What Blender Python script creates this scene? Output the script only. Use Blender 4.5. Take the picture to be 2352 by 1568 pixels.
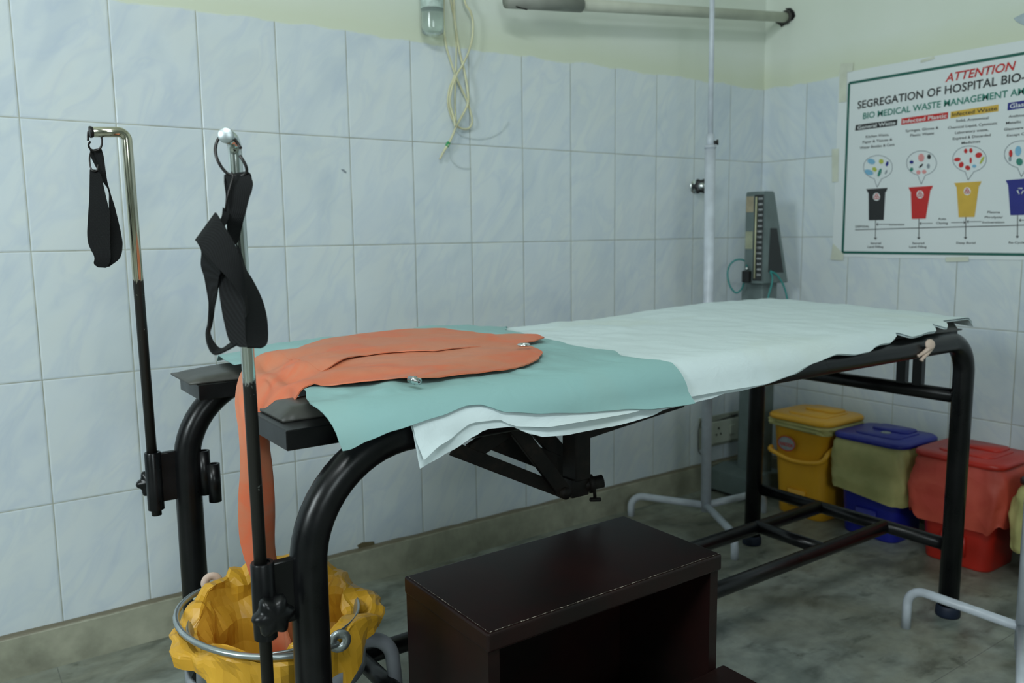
import bpy, bmesh, math, random
from math import sin, cos, pi, radians
from mathutils import Vector, Matrix, noise
random.seed(7)
S = bpy.context.scene
for o in list(bpy.data.objects): bpy.data.objects.remove(o)
COL = S.collection

# ------------------------------------------------------------------ camera
CAMP = Vector((-2.794, -2.1952, 1.0256)); FOC = 1894.94
_a, _b, _c = 0.6134, -0.1295, -0.0127
FW = Vector((sin(_a)*cos(_b), cos(_a)*cos(_b), sin(_b)))
_r0 = Vector((cos(_a), -sin(_a), 0)); _u0 = _r0.cross(FW)
RT = _r0*cos(_c) + _u0*sin(_c); UP = _u0*cos(_c) - _r0*sin(_c)
cam = bpy.data.cameras.new('camera'); camo = bpy.data.objects.new('camera', cam); COL.objects.link(camo)
m = Matrix((RT, UP, -FW)).transposed().to_4x4(); m.translation = CAMP
camo.matrix_world = m
cam.sensor_width = 36; cam.lens = FOC/2352*36; cam.clip_start = 0.05
cam.dof.use_dof = True; cam.dof.focus_distance = 1.35; cam.dof.aperture_fstop = 5.0
S.camera = camo

# ------------------------------------------------------------------ world, light, exposure
S.view_settings.view_transform = 'Standard'; S.view_settings.look = 'None'
S.view_settings.exposure = 0.16; S.view_settings.gamma = 1.0; S.view_settings.use_curve_mapping = False
W = bpy.data.worlds.new('world'); S.world = W; W.use_nodes = True
W.node_tree.nodes['Background'].inputs[0].default_value = (.6, .75, .8, 1)
W.node_tree.nodes['Background'].inputs[1].default_value = 0.3
def area(name, loc, target, sx, sy, power, col):
    l = bpy.data.lights.new(name, 'AREA'); l.shape = 'RECTANGLE'; l.size = sx; l.size_y = sy
    l.energy = power; l.color = col
    o = bpy.data.objects.new(name, l); COL.objects.link(o); o.location = loc
    o.rotation_euler = (Vector(target)-Vector(loc)).to_track_quat('-Z', 'Y').to_euler()
    return o
area('window_daylight', (-3.2, -4.3, 1.6), (-2.2, -0.3, 1.2), 0.9, .6, 19, (.86, .98, 1.0))
area('side_window_daylight', (-4.8, -1.7, 1.75), (-2.2, -0.7, 1.2), 0.6, 0.7, 34, (.87, .98, 1.0))
area('ceiling_tube_light', (-3.3, -2.6, 2.80), (-2.5, -1.0, 0.8), 1.2, .25, 26, (.91, .99, 1.0))

# ------------------------------------------------------------------ helpers
def ray(u, v): return FW + RT*((u-1176)/FOC) - UP*((v-784)/FOC)
def H(u, v, ax, val):
    d = ray(u, v); return CAMP + d*((val-CAMP[ax])/d[ax])
def D(u, v, t): return CAMP + ray(u, v)*t
def lerp(a, b, t): return a + (b-a)*t
def interp(tab, x):
    if x <= tab[0][0]: return tab[0][1]
    for (x0, y0), (x1, y1) in zip(tab, tab[1:]):
        if x <= x1:
            t = (x-x0)/(x1-x0); t = t*t*(3-2*t)*.5 + t*.5
            return y0+(y1-y0)*t
    return tab[-1][1]
def link(name, me, mat=None, parent=None, smooth=True):
    o = bpy.data.objects.new(name, me); COL.objects.link(o)
    if mat: me.materials.append(mat)
    if smooth:
        for p in me.polygons: p.use_smooth = True
    if parent:
        o.parent = parent; o.matrix_parent_inverse = Matrix.Translation(parent.location).inverted()
    return o
def obj(name, bm, mat=None, parent=None, smooth=True, sharp=None):
    if sharp is not None:
        for e in bm.edges:
            if len(e.link_faces) == 2 and e.calc_face_angle(0) > radians(sharp): e.smooth = False
    me = bpy.data.meshes.new(name); bm.normal_update(); bm.to_mesh(me); bm.free()
    return link(name, me, mat, parent, smooth)
def thing(name, label, cat, loc, group=None):
    o = bpy.data.objects.new(name, None); COL.objects.link(o); o.location = loc; o.empty_display_size = .05
    return tag(o, label, cat, group)
def tag(o, label, cat, group=None, kind=None):
    o['label'] = label; o['category'] = cat
    if group: o['group'] = group
    if kind: o['kind'] = kind
    return o
def B(): return bmesh.new()
def box(bm, lo, hi, bev=0, seg=2):
    lo, hi = Vector(lo), Vector(hi)
    r = bmesh.ops.create_cube(bm, size=1)
    vs = r['verts']
    for v in vs: v.co = Vector(((lo[i]+hi[i])/2 + v.co[i]*(hi[i]-lo[i]) for i in range(3)))
    if bev:
        es = list({e for v in vs for e in v.link_edges})
        bmesh.ops.bevel(bm, geom=es, offset=bev, segments=seg, profile=.5, affect='EDGES')
    return vs
def bar(bm, a, b, w, h, bev=0.001, up=(0, 0, 1)):
    """rectangular bar from a to b"""
    a, b = Vector(a), Vector(b); d = (b-a); L = d.length; d.normalize()
    up = Vector(up)
    if abs(d.dot(up)) > .98: up = Vector((0, 1, 0))
    s = d.cross(up).normalized(); t = s.cross(d).normalized()
    M = Matrix((d, s, t)).transposed().to_4x4(); M.translation = (a+b)/2
    n0 = len(bm.verts)
    tmp = B(); box(tmp, (-L/2, -w/2, -h/2), (L/2, w/2, h/2), bev, 1); tmp.transform(M)
    me = bpy.data.meshes.new('t'); tmp.to_mesh(me); tmp.free(); bm.from_mesh(me); bpy.data.meshes.remove(me)
def smooth_path(pts, n=6, closed=False):
    pts = [Vector(p) for p in pts]; out = []; N = len(pts)
    rng = range(N) if closed else range(N-1)
    for i in rng:
        p1, p2 = pts[i], pts[(i+1) % N]
        p0 = pts[(i-1) % N] if (closed or i > 0) else p1*2-p2
        p3 = pts[(i+2) % N] if (closed or i < N-2) else p2*2-p1
        for k in range(n):
            t = k/n
            out.append(.5*((2*p1)+(p2-p0)*t+(2*p0-5*p1+4*p2-p3)*t*t+(3*p1-p0-3*p2+p3)*t**3))
    if not closed: out.append(pts[-1])
    return out
def tube(bm, path, r, seg=12, closed=False, caps=True):
    path = [Vector(p) for p in path]; N = len(path)
    R = r if callable(r) else (lambda t: r)
    rings = []; prev = None
    for i, p in enumerate(path):
        if closed: d = path[(i+1) % N]-path[i-1]
        else: d = path[min(i+1, N-1)]-path[max(i-1, 0)]
        d.normalize()
        if prev is None:
            a = Vector((0, 0, 1)) if abs(d.z) < .9 else Vector((1, 0, 0))
            x = d.cross(a).normalized()
        else:
            x = (prev - d*prev.dot(d)).normalized()
        prev = x; y = d.cross(x)
        rr = R(i/max(1, N-1))
        rings.append([bm.verts.new(p+(x*cos(2*pi*k/seg)+y*sin(2*pi*k/seg))*rr) for k in range(seg)])
    M = N if closed else N-1
    for i in range(M):
        a, b = rings[i], rings[(i+1) % N]
        for k in range(seg):
            bm.faces.new((a[k], a[(k+1) % seg], b[(k+1) % seg], b[k]))
    if caps and not closed:
        bm.faces.new(rings[0][::-1]); bm.faces.new(rings[-1])
def arcpath(pts, rad, n=8):
    """polyline with rounded corners of given radius"""
    pts = [Vector(p) for p in pts]; out = [pts[0]]
    for i in range(1, len(pts)-1):
        p, a, b = pts[i], (pts[i-1]-pts[i]).normalized(), (pts[i+1]-pts[i]).normalized()
        r = rad[i-1] if isinstance(rad, (list, tuple)) else rad
        ang = a.angle(b); tl = r/math.tan(ang/2)
        s, e = p+a*tl, p+b*tl; c = p+(a+b).normalized()*(r/sin(ang/2))
        va, vb = (s-c), (e-c); th = va.angle(vb)
        for k in range(n+1):
            t = k/n
            out.append(c+(va*sin((1-t)*th)+vb*sin(t*th))/sin(th))
    out.append(pts[-1]); return out
def lathe(bm, prof, c=(0, 0, 0), seg=32, axis=None):
    c = Vector(c); rings = []
    q = Vector(axis).to_track_quat('Z', 'Y').to_matrix() if axis else Matrix.Identity(3)
    for r, z in prof:
        if r < 1e-6: rings.append([bm.verts.new(c+q@Vector((0, 0, z)))])
        else: rings.append([bm.verts.new(c+q@Vector((r*cos(2*pi*k/seg), r*sin(2*pi*k/seg), z))) for k in range(seg)])
    for a, b in zip(rings, rings[1:]):
        for k in range(seg):
            k2 = (k+1) % seg
            if len(a) == 1 and len(b) > 1: bm.faces.new((a[0], b[k2], b[k]))
            elif len(b) == 1 and len(a) > 1: bm.faces.new((a[k], a[k2], b[0]))
            elif len(a) > 1: bm.faces.new((a[k], a[k2], b[k2], b[k]))
def grid(bm, rows):
    g = [[bm.verts.new(p) for p in r] for r in rows]
    for a, b in zip(g, g[1:]):
        for k in range(len(a)-1): bm.faces.new((a[k], a[k+1], b[k+1], b[k]))
    return g
def solid(o, t, off=0):
    md = o.modifiers.new('thickness', 'SOLIDIFY'); md.thickness = t; md.offset = off
    e = o.modifiers.new('crisp_edge', 'EDGE_SPLIT'); e.split_angle = radians(55)
    return o
def prism(bm, pts, vec):
    """extrude a planar polygon (3D points) by vec"""
    vec = Vector(vec)
    a = [bm.verts.new(Vector(p)) for p in pts]; b = [bm.verts.new(Vector(p)+vec) for p in pts]
    n = len(a); bm.faces.new(a[::-1]); bm.faces.new(b)
    for k in range(n): bm.faces.new((a[k], a[(k+1) % n], b[(k+1) % n], b[k]))
    bmesh.ops.recalc_face_normals(bm, faces=bm.faces)
def fbm(x, y, z=0, o=3):
    s = 0; a = 1
    for _ in range(o): s += a*noise.noise(Vector((x, y, z))); x *= 2.1; y *= 2.1; z *= 2.1; a *= .5
    return s

# ------------------------------------------------------------------ materials
class NT:
    def __init__(s, name):
        s.m = bpy.data.materials.new(name); s.m.use_nodes = True
        s.t = s.m.node_tree; s.b = s.t.nodes['Principled BSDF']
    def n(s, typ, **kw):
        nd = s.t.nodes.new(typ)
        for k, v in kw.items(): setattr(nd, k, v)
        return nd
    def l(s, a, b): s.t.links.new(a, b)
    def math(s, op, a, b=None, c=None, clamp=False):
        nd = s.n('ShaderNodeMath', operation=op); nd.use_clamp = clamp
        for i, x in enumerate((a, b, c)):
            if x is None: continue
            if isinstance(x, (int, float)): nd.inputs[i].default_value = x
            else: s.l(x, nd.inputs[i])
        return nd.outputs[0]
    def coords(s): return s.n('ShaderNodeTexCoord').outputs['Object']
    def noise(s, scale, detail=4, rough=.5, vec=None, dist=0, sc=None):
        nd = s.n('ShaderNodeTexNoise'); nd.inputs['Scale'].default_value = scale
        nd.inputs['Detail'].default_value = detail; nd.inputs['Roughness'].default_value = rough
        nd.inputs['Distortion'].default_value = dist
        v = vec or s.coords()
        if sc:
            mp = s.n('ShaderNodeMapping'); mp.inputs['Scale'].default_value = sc; s.l(v, mp.inputs[0]); v = mp.outputs[0]
        s.l(v, nd.inputs['Vector']); return nd.outputs[0]
    def ramp(s, f, stops):
        nd = s.n('ShaderNodeValToRGB'); s.l(f, nd.inputs[0]); e = nd.color_ramp.elements
        while len(e) < len(stops): e.new(.5)
        for x, (p, c) in zip(e, stops): x.position = p; x.color = (*c, 1) if len(c) == 3 else c
        return nd.outputs[0]
    def mix(s, f, a, b, mode='MIX'):
        nd = s.n('ShaderNodeMix', data_type='RGBA', blend_type=mode)
        for i, x in ((0, f), (6, a), (7, b)):
            if isinstance(x, (int, float)): nd.inputs[i].default_value = x
            elif isinstance(x, tuple): nd.inputs[i].default_value = (*x, 1)
            else: s.l(x, nd.inputs[i])
        return nd.outputs[2]
    def bump(s, h, strength=.3, dist=.01):
        nd = s.n('ShaderNodeBump'); nd.inputs['Strength'].default_value = strength; nd.inputs['Distance'].default_value = dist
        s.l(h, nd.inputs['Height']); s.l(nd.outputs[0], s.b.inputs['Normal'])
    def col(s, c):
        if isinstance(c, tuple): s.b.inputs['Base Color'].default_value = (*c, 1)
        else: s.l(c, s.b.inputs['Base Color'])
    def set(s, **k):
        for a, v in k.items():
            a = a.replace('_', ' ').title().replace('Ior', 'IOR')
            i = s.b.inputs[a]
            if isinstance(v, (int, float, tuple)): i.default_value = v
            else: s.l(v, i)
        return s
def lin(r, g, b):
    f = lambda c: (c/255/12.92) if c/255 <= .04045 else ((c/255+.055)/1.055)**2.4
    return (f(r), f(g), f(b))
def simple(name, c, rough=.5, metal=0, nscale=40, var=.12, bump=0, bd=.002, **kw):
    t = NT(name); n = t.noise(nscale, 4)
    dark = tuple(x*(1-var) for x in c); lite = tuple(min(1, x*(1+var)) for x in c)
    t.col(t.ramp(n, [(.3, dark), (.7, lite)])); t.set(roughness=rough, metallic=metal, **kw)
    if bump: t.bump(n, bump, bd)
    return t.m

def tile_material(name, axis, off):
    t = NT(name); co = t.coords(); sp = t.n('ShaderNodeSeparateXYZ'); t.l(co, sp.inputs[0])
    h = sp.outputs[axis]; z = sp.outputs[2]
    def cell(c, o, p):
        q = t.math('DIVIDE', t.math('SUBTRACT', c, o), p)
        fr = t.math('SUBTRACT', q, t.math('ROUND', q))           # -.5...5, 0 on the joint
        return t.math('MULTIPLY', t.math('ABSOLUTE', fr), p), t.math('FLOOR', q)
    dx, ix = cell(h, off, .2); dz, iz = cell(z, .4, .2996)
    # lowest cut joint sits on the skirting
    d = t.math('MINIMUM', dx, dz)
    wob = t.math('MULTIPLY', t.noise(60, 2), .0006)
    g = t.n('ShaderNodeMapRange'); g.inputs[1].default_value = .0009; g.inputs[2].default_value = .0019
    t.l(t.math('ADD', d, wob), g.inputs[0]); joint = g.outputs[0]          # 0 in the joint, 1 on tile
    g2 = t.n('ShaderNodeMapRange'); g2.inputs[1].default_value = .0010; g2.inputs[2].default_value = .0042
    t.l(d, g2.inputs[0])
    # marble print: each tile its own offset
    cb = t.n('ShaderNodeCombineXYZ'); t.l(t.math('ADD', h, t.math('MULTIPLY', ix, 3.71)), cb.inputs[0])
    t.l(t.math('MULTIPLY', iz, 5.3), cb.inputs[1]); t.l(z, cb.inputs[2])
    m0 = t.n('ShaderNodeMapping'); m0.inputs['Rotation'].default_value = (0, radians(-34), 0); t.l(cb.outputs[0], m0.inputs[0])
    mp = t.n('ShaderNodeMapping'); mp.inputs['Scale'].default_value = (6.8, 1, 2.7); t.l(m0.outputs[0], mp.inputs[0])
    v1 = t.noise(1.0, 3, .5, mp.outputs[0], .8); v2 = t.noise(2.0, 3, .5, mp.outputs[0], 1.0)
    base = t.ramp(v1, [(.30, (.61, .685, .745)), (.46, (.68, .75, .785)), (.62, (.70, .76, .775)), (.8, (.635, .70, .76))])
    vein = t.ramp(v2, [(.36, (1, 1, 1)), (.47, (.90, .915, .975)), (.58, (.985, .985, 1)), (1, (1, 1, 1))])
    tile = t.mix(.85, base, vein, 'MULTIPLY')
    rnd = t.n('ShaderNodeTexWhiteNoise', noise_dimensions='2D'); c2 = t.n('ShaderNodeCombineXYZ')
    t.l(ix, c2.inputs[0]); t.l(iz, c2.inputs[1]); t.l(c2.outputs[0], rnd.inputs[0])
    tile = t.mix(t.math('MULTIPLY', rnd.outputs[0], .07), tile, (.62, .72, .66))
    # greener, older tiles near the corner row
    dirt = t.ramp(t.noise(5, 5), [(.45, (0, 0, 0)), (.75, (1, 1, 1))])
    tile = t.mix(t.math('MULTIPLY', dirt, .10), tile, (.50, .56, .50))
    gr = t.ramp(t.noise(9, 3), [(.3, (.23, .24, .19)), (.7, (.48, .50, .43))])
    tiled = t.mix(joint, gr, tile)
    # paint above the tiling with a smeared, irregular lower edge
    e = t.math('ADD', t.math('MULTIPLY', t.noise(7, 4, .6), .035), -.02)
    e2 = t.math('ADD', t.math('MULTIPLY', t.noise(3.1, 2, .5), .03), -.017)
    zz = t.math('ADD', t.math('ADD', z, e), e2)
    pm = t.n('ShaderNodeMapRange'); pm.inputs[1].default_value = 1.578; pm.inputs[2].default_value = 1.584; t.l(zz, pm.inputs[0])
    pe = t.n('ShaderNodeMapRange'); pe.inputs[1].default_value = 1.605; pe.inputs[2].default_value = 1.70; t.l(zz, pe.inputs[0])
    pn = t.noise(2.2, 4)
    pcol = t.mix(pe.outputs[0], (.66, .71, .57), t.ramp(pn, [(.35, (.68, .745, .66)), (.65, (.74, .79, .73))]))
    fin = t.mix(pm.outputs[0], tiled, pcol); t.col(fin)
    sm = t.noise(30, 3)
    rt = t.math('ADD', t.math('MULTIPLY', sm, .10), .13)
    jr = t.math('MULTIPLY', t.math('SUBTRACT', 1, joint), .4)
    t.set(roughness=t.math('MAXIMUM', t.math('ADD', rt, jr), t.math('MULTIPLY', pm.outputs[0], .5)))
    hgt = t.math('ADD', t.math('MULTIPLY', t.math('MULTIPLY', g2.outputs[0], t.math('SUBTRACT', 1, pm.outputs[0])), 1.0), t.math('MULTIPLY', t.noise(4, 2), .10))
    t.bump(hgt, .5, .0015)
    return t.m
M_TA = tile_material('tile_back', 0, -.1971); M_TB = tile_material('tile_right', 1, -.2002)

def marble_floor():
    t = NT('marble_floor'); a = t.noise(2.0, 5, .6, dist=.7); b = t.noise(6.5, 6, .62, dist=.5, sc=(1, 1.9, 1)); c = t.noise(24, 5); e = t.noise(11, 4, .6, dist=.4, sc=(1, 1.6, 1))
    c1 = t.ramp(a, [(.32, (.185, .180, .135)), (.45, (.255, .265, .225)), (.58, (.30, .325, .30)), (.72, (.205, .235, .22))])
    c2 = t.ramp(b, [(.34, (.50, .52, .50)), (.46, (.85, .87, .85)), (.60, (1.08, 1.08, 1.04)), (.78, (.80, .84, .80))])
    k = t.mix(.9, c1, c2, 'MULTIPLY'); k = t.mix(.5, k, t.ramp(c, [(.35, (.75, .75, .73)), (.6, (1.1, 1.1, 1.1))]), 'MULTIPLY')
    k = t.mix(.7, k, t.ramp(e, [(.28, (.35, .38, .36)), (.40, (1, 1, 1))]), 'MULTIPLY')
    sp = t.n('ShaderNodeSeparateXYZ'); t.l(t.coords(), sp.inputs[0])
    def jt(o, off, p):
        q = t.math('DIVIDE', t.math('ADD', o, off), p); return t.math('MULTIPLY', t.math('ABSOLUTE', t.math('SUBTRACT', q, t.math('ROUND', q))), p)
    d = t.math('MINIMUM', jt(sp.outputs[0], .42, 1.1), jt(sp.outputs[1], 1.30, 1.1))
    g = t.n('ShaderNodeMapRange'); g.inputs[1].default_value = .0004; g.inputs[2].default_value = .0012; t.l(d, g.inputs[0])
    k = t.mix(g.outputs[0], (.13, .14, .13), k)
    t.col(k); t.set(roughness=t.math('ADD', t.math('MULTIPLY', b, .3), .28)); t.bump(b, .08, .002); return t.m
M_FLOOR = marble_floor()
def skirting():
    t = NT('skirting_stone'); a = t.noise(4, 6, .6, dist=.6); b = t.noise(26, 4)
    k = t.ramp(a, [(.3, (.20, .20, .155)), (.5, (.33, .335, .26)), (.7, (.42, .42, .33))])
    k = t.mix(.5, k, t.ramp(b, [(.35, (.72, .72, .7)), (.65, (1.1, 1.1, 1.08))]), 'MULTIPLY')
    sp = t.n('ShaderNodeSeparateXYZ'); t.l(t.coords(), sp.inputs[0])
    mp = t.n('ShaderNodeMapRange'); mp.inputs[1].default_value = .100; mp.inputs[2].default_value = .104; t.l(t.math('ADD', sp.outputs[2], t.math('MULTIPLY', t.noise(40, 3), .005)), mp.inputs[0])
    k = t.mix(mp.outputs[0], k, (.17, .15, .10))
    t.col(k); t.set(roughness=.45); t.bump(b, .15, .002); return t.m
M_SKIRT = skirting()
M_CEIL = simple('ceiling_paint', (.72, .74, .66), .8, nscale=3, var=.04)
M_PAINTW = simple('cream_wall_paint', (.36, .40, .38), .7, nscale=2, var=.05)

def black_paint():
    t = NT('black_enamel'); n = t.noise(18, 5); c = t.noise(180, 3, .7)
    k = t.ramp(n, [(.35, (.003, .0034, .004)), (.7, (.008, .008, .009))])
    chip = t.ramp(c, [(.755, (0, 0, 0)), (.77, (1, 1, 1))])
    k = t.mix(chip, k, (.10, .085, .07))
    t.col(k); t.set(roughness=t.math('ADD', t.math('MULTIPLY', n, .2), .2), specular_ior_level=.32); t.bump(n, .10, .003); return t.m
M_BLACK = black_paint()
def rusty():
    t = NT('rusty_dark_steel'); n = t.noise(24, 6, .65)
    t.col(t.ramp(n, [(.35, (.005, .0045, .004)), (.55, (.012, .009, .007)), (.75, (.035, .024, .016))])); t.set(roughness=.6, specular_ior_level=.3); t.bump(n, .3, .002); return t.m
M_RUST = rusty()
def rod_mat(z0, wear, chromec):
    t = NT('stirrup_rod_finish'); sp = t.n('ShaderNodeSeparateXYZ'); t.l(t.n('ShaderNodeNewGeometry').outputs['Position'], sp.inputs[0])
    n = t.noise(55, 6, .72, sc=(1, 1, .35))
    f = t.math('ADD', t.math('DIVIDE', t.math('SUBTRACT', sp.outputs[2], z0), wear), t.math('SUBTRACT', n, .5))
    mr = t.n('ShaderNodeMapRange'); mr.inputs[1].default_value = .44; mr.inputs[2].default_value = .50; t.l(f, mr.inputs[0]); ch = mr.outputs[0]
    sc = t.ramp(t.noise(130, 4, .7), [(.70, (0, 0, 0)), (.72, (1, 1, 1))])
    ch2 = t.math('MAXIMUM', ch, t.math('MULTIPLY', sc, .8))
    t.col(t.mix(ch2, (.012, .011, .010), chromec)); t.set(metallic=ch2, roughness=t.mix(ch, (.4, .4, .4), (.16, .16, .16))); return t.m
M_ROD1 = rod_mat(.79, .12, (.66, .70, .68)); M_ROD2 = rod_mat(.905, .10, (.60, .58, .47))
M_CHROME = simple('worn_chrome', (.72, .76, .76), .2, 1, 60, .15)
M_STEELWIRE = simple('dark_steel_wire', (.035, .033, .033), .32, .7, 80, .3)
def webbing():
    t = NT('black_webbing'); co = t.coords(); sp = t.n('ShaderNodeSeparateXYZ'); t.l(co, sp.inputs[0])
    hx = t.math('ADD', t.math('MULTIPLY', sp.outputs[0], 1.0), t.math('MULTIPLY', sp.outputs[1], .6))
    d1 = t.math('SINE', t.math('MULTIPLY', t.math('ADD', hx, t.math('MULTIPLY', sp.outputs[2], .9)), 2300))
    d2 = t.math('SINE', t.math('MULTIPLY', t.math('SUBTRACT', hx, t.math('MULTIPLY', sp.outputs[2], .9)), 2300))
    w = t.math('MULTIPLY', d1, d2)
    t.col(t.ramp(w, [(.0, (.004, .0045, .005)), (.9, (.012, .014, .016))])); t.set(roughness=.68, specular_ior_level=.22)
    t.bump(w, .5, .0008); return t.m
M_WEB = webbing()
def cloth(name, c, stain, wr=.5, rough=.85):
    t = NT(name); n = t.noise(3.2, 5, .55, dist=.4); w = t.noise(14, 4, .55, dist=1.0, sc=(1, 2.2, 1)); f = t.noise(700, 2)
    k = t.mix(t.ramp(n, [(.52, (0, 0, 0)), (.78, (1, 1, 1))]), c, stain)
    t.col(k); t.set(roughness=rough)
    h = t.math('ADD', t.math('MULTIPLY', w, 1.0), t.math('MULTIPLY', f, .03)); t.bump(h, wr, .006); return t.m
M_WHITE = cloth('white_cotton', (.70, .81, .84), (.68, .77, .74), .35)
M_TEAL = cloth('teal_rubber_sheet', (.29, .50, .50), (.31, .48, .46), .22, .55)
def orange():
    t = NT('orange_rubber'); n = t.noise(5, 5, .6, dist=.8); w = t.noise(16, 4, .5, dist=.6)
    t.col(t.ramp(n, [(.36, (.60, .225, .13)), (.5, (.64, .205, .105)), (.58, (.70, .165, .072)), (.72, (.61, .235, .145))]))
    t.set(roughness=.55); t.bump(w, .25, .004); return t.m
M_ORANGE = orange()
M_VINYL = simple('dark_grey_vinyl', (.062, .062, .056), .42, 0, 30, .25, .1)
M_BAG_Y = None
def plastic_film(name, c, c2, trans=0.0, rough=.35):
    t = NT(name); n = t.noise(11, 3, .5, dist=.3); 
    t.col(t.ramp(n, [(.35, c), (.65, c2)])); t.set(roughness=rough)
    w = t.n('ShaderNodeTexVoronoi'); w.feature = 'F1'; w.inputs['Scale'].default_value = 16; t.l(t.coords(), w.inputs['Vector'])
    t.bump(w.outputs['Distance'], .35, .010)
    if trans:
        t.set(transmission_weight=trans, ior=1.2)
    return t.m
M_BAG_Y = plastic_film('yellow_bag_film', (.62, .33, .025), (.72, .40, .04))
M_BAG_P = plastic_film('pale_yellow_bag_film', (.40, .39, .15), (.54, .49, .20), 0.0, .5)
M_BAG_R = plastic_film('red_bag_film', (.48, .055, .035), (.56, .085, .05), 0.0, .55)
M_STEEL = simple('dull_stainless', (.42, .46, .47), .32, .85, 12, .2)
M_GREYP = simple('grey_painted_tube', (.26, .28, .31), .35, 0, 14, .1)
M_WHITEP = simple('white_painted_tube', (.52, .565, .63), .32, 0, 20, .12)
M_YEL = simple('yellow_plastic', (.80, .40, .02), .38, 0, 6, .06)
M_BLUE = simple('blue_plastic', (.013, .020, .29), .38, 0, 6, .08)
M_RED = simple('red_plastic', (.46, .022, .012), .38, 0, 6, .08)
M_BLKP = simple('black_plastic', (.012, .012, .013), .4, 0, 30, .1)
M_FOOT = simple('blue_rubber', (.006, .013, .034), .6, 0, 30, .15)
def step_wood():
    t = NT('dark_maroon_laminate'); n = t.noise(6, 5, .6); c = t.noise(95, 4, .75); 
    k = t.ramp(n, [(.35, (.008, .006, .0055)), (.6, (.015, .0055, .005)), (.75, (.018, .007, .006))])
    ch = t.ramp(c, [(.735, (0, 0, 0)), (.75, (1, 1, 1))])
    t.col(t.mix(ch, k, (.25, .21, .18))); t.set(roughness=.36, specular_ior_level=.32); t.bump(n, .1, .002); return t.m
M_STEP = step_wood()
def step_edge():
    t = NT('worn_edge'); c = t.noise(160, 5, .8)
    t.col(t.mix(t.ramp(c, [(.5, (0, 0, 0)), (.56, (1, 1, 1))]), (.02, .014, .011), (.36, .32, .27))); t.set(roughness=.5); return t.m
M_EDGE = step_edge()
M_GREY = simple('grey_enamel', (.155, .200, .200), .45, .1, 20, .12)
M_GREYD = simple('dark_grey_enamel', (.022, .026, .027), .5, 0, 20, .12)
M_HOSE = simple('green_hose', (.02, .23, .22), .4, 0, 30, .1)
M_LATEX = simple('yellowed_latex', (.62, .60, .40), .35, 0, 30, .12, subsurface_weight=.15)
M_GREEN = simple('green_clamp', (.03, .30, .10), .4)
M_BEIGE = simple('beige_plastic', (.62, .48, .40), .5, 0, 20, .06)
M_SWITCH = simple('ivory_switch_plastic', (.52, .56, .48), .45, 0, 20, .05)
M_POSTER = simple('vinyl_banner', (.74, .79, .81), .35, 0, 2, .03)
M_TAPE = simple('yellowed_tape', (.63, .66, .56), .4, 0, 20, .08)
def flat(name, c, r=.45): return simple(name, c, r, 0, 30, .05)
M_INKG = flat('ink_green', (.01, .115, .09)); M_INKK = flat('ink_black', (.015, .016, .018)); M_INKR = flat('ink_red', (.55, .02, .02))
M_INKY = flat('ink_yellow', (.66, .42, .06)); M_INKB = flat('ink_blue', (.015, .02, .22)); M_INKW = flat('ink_white', (.75, .78, .8))
M_INKL = flat('ink_light_blue', (.20, .45, .65)); M_INKP = flat('ink_pink', (.72, .30, .30)); M_INKE = flat('ink_teal_green', (.03, .22, .17)); M_INKO = flat('ink_olive', (.45, .50, .08))
M_INKGR = flat('ink_grey', (.25, .29, .33))
M_SILV = simple('silver_sticker', (.30, .33, .34), .4, .2)
def glassy():
    t = NT('bottle_glass'); t.col((.80, .90, .88)); t.set(roughness=.08, transmission_weight=.85, ior=1.45); return t.m
M_GLASS = glassy()

# ------------------------------------------------------------------ room shell
def struct(name, bm, mat, smooth=False):
    o = obj(name, bm, mat, None, smooth); o['kind'] = 'structure'; return o
X0, Y0, ZC = -4.9, -4.4, 2.95
b = B(); box(b, (X0-.15, 0, -.1), (.15, .15, ZC+.1)); struct('wall_back', b, M_TA)
b = B(); box(b, (0, Y0-.15, -.1), (.15, 0, ZC+.1)); struct('wall_right', b, M_TB)
b = B(); box(b, (X0-.15, Y0, -.1), (X0, 0, ZC+.1)); struct('wall_left', b, M_PAINTW)
b = B(); box(b, (X0-.15, Y0-.15, -.1), (0, Y0, ZC+.1)); struct('wall_front', b, M_PAINTW)
b = B(); box(b, (X0, Y0, -.1), (0, 0, 0)); struct('floor', b, M_FLOOR)
b = B(); box(b, (X0, Y0, ZC), (0, 0, ZC+.1)); struct('ceiling', b, M_CEIL)
def skirt(name, p0, p1, n):
    """skirting board with a slightly uneven mortar top"""
    b = B(); p0, p1, n = Vector(p0), Vector(p1), Vector(n); N = 90; rows = []
    for i in range(N+1):
        p = p0.lerp(p1, i/N); h = .103+.0035*fbm(p.x*9+3, p.y*9, 1)
        rows.append([p+n*.017, p+n*.017+Vector((0, 0, h-.006)), p+n*.0135+Vector((0, 0, h)), p+Vector((0, 0, h+.002))])
    grid(b, rows); bmesh.ops.recalc_face_normals(b, faces=b.faces); return struct(name, b, M_SKIRT)
skirt('baseboard_back', (X0, -.0005, 0), (0, -.0005, 0), (0, -1, 0))
skirt('baseboard_right', (-.0005, Y0, 0), (-.0005, 0, 0), (-1, 0, 0))

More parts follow.
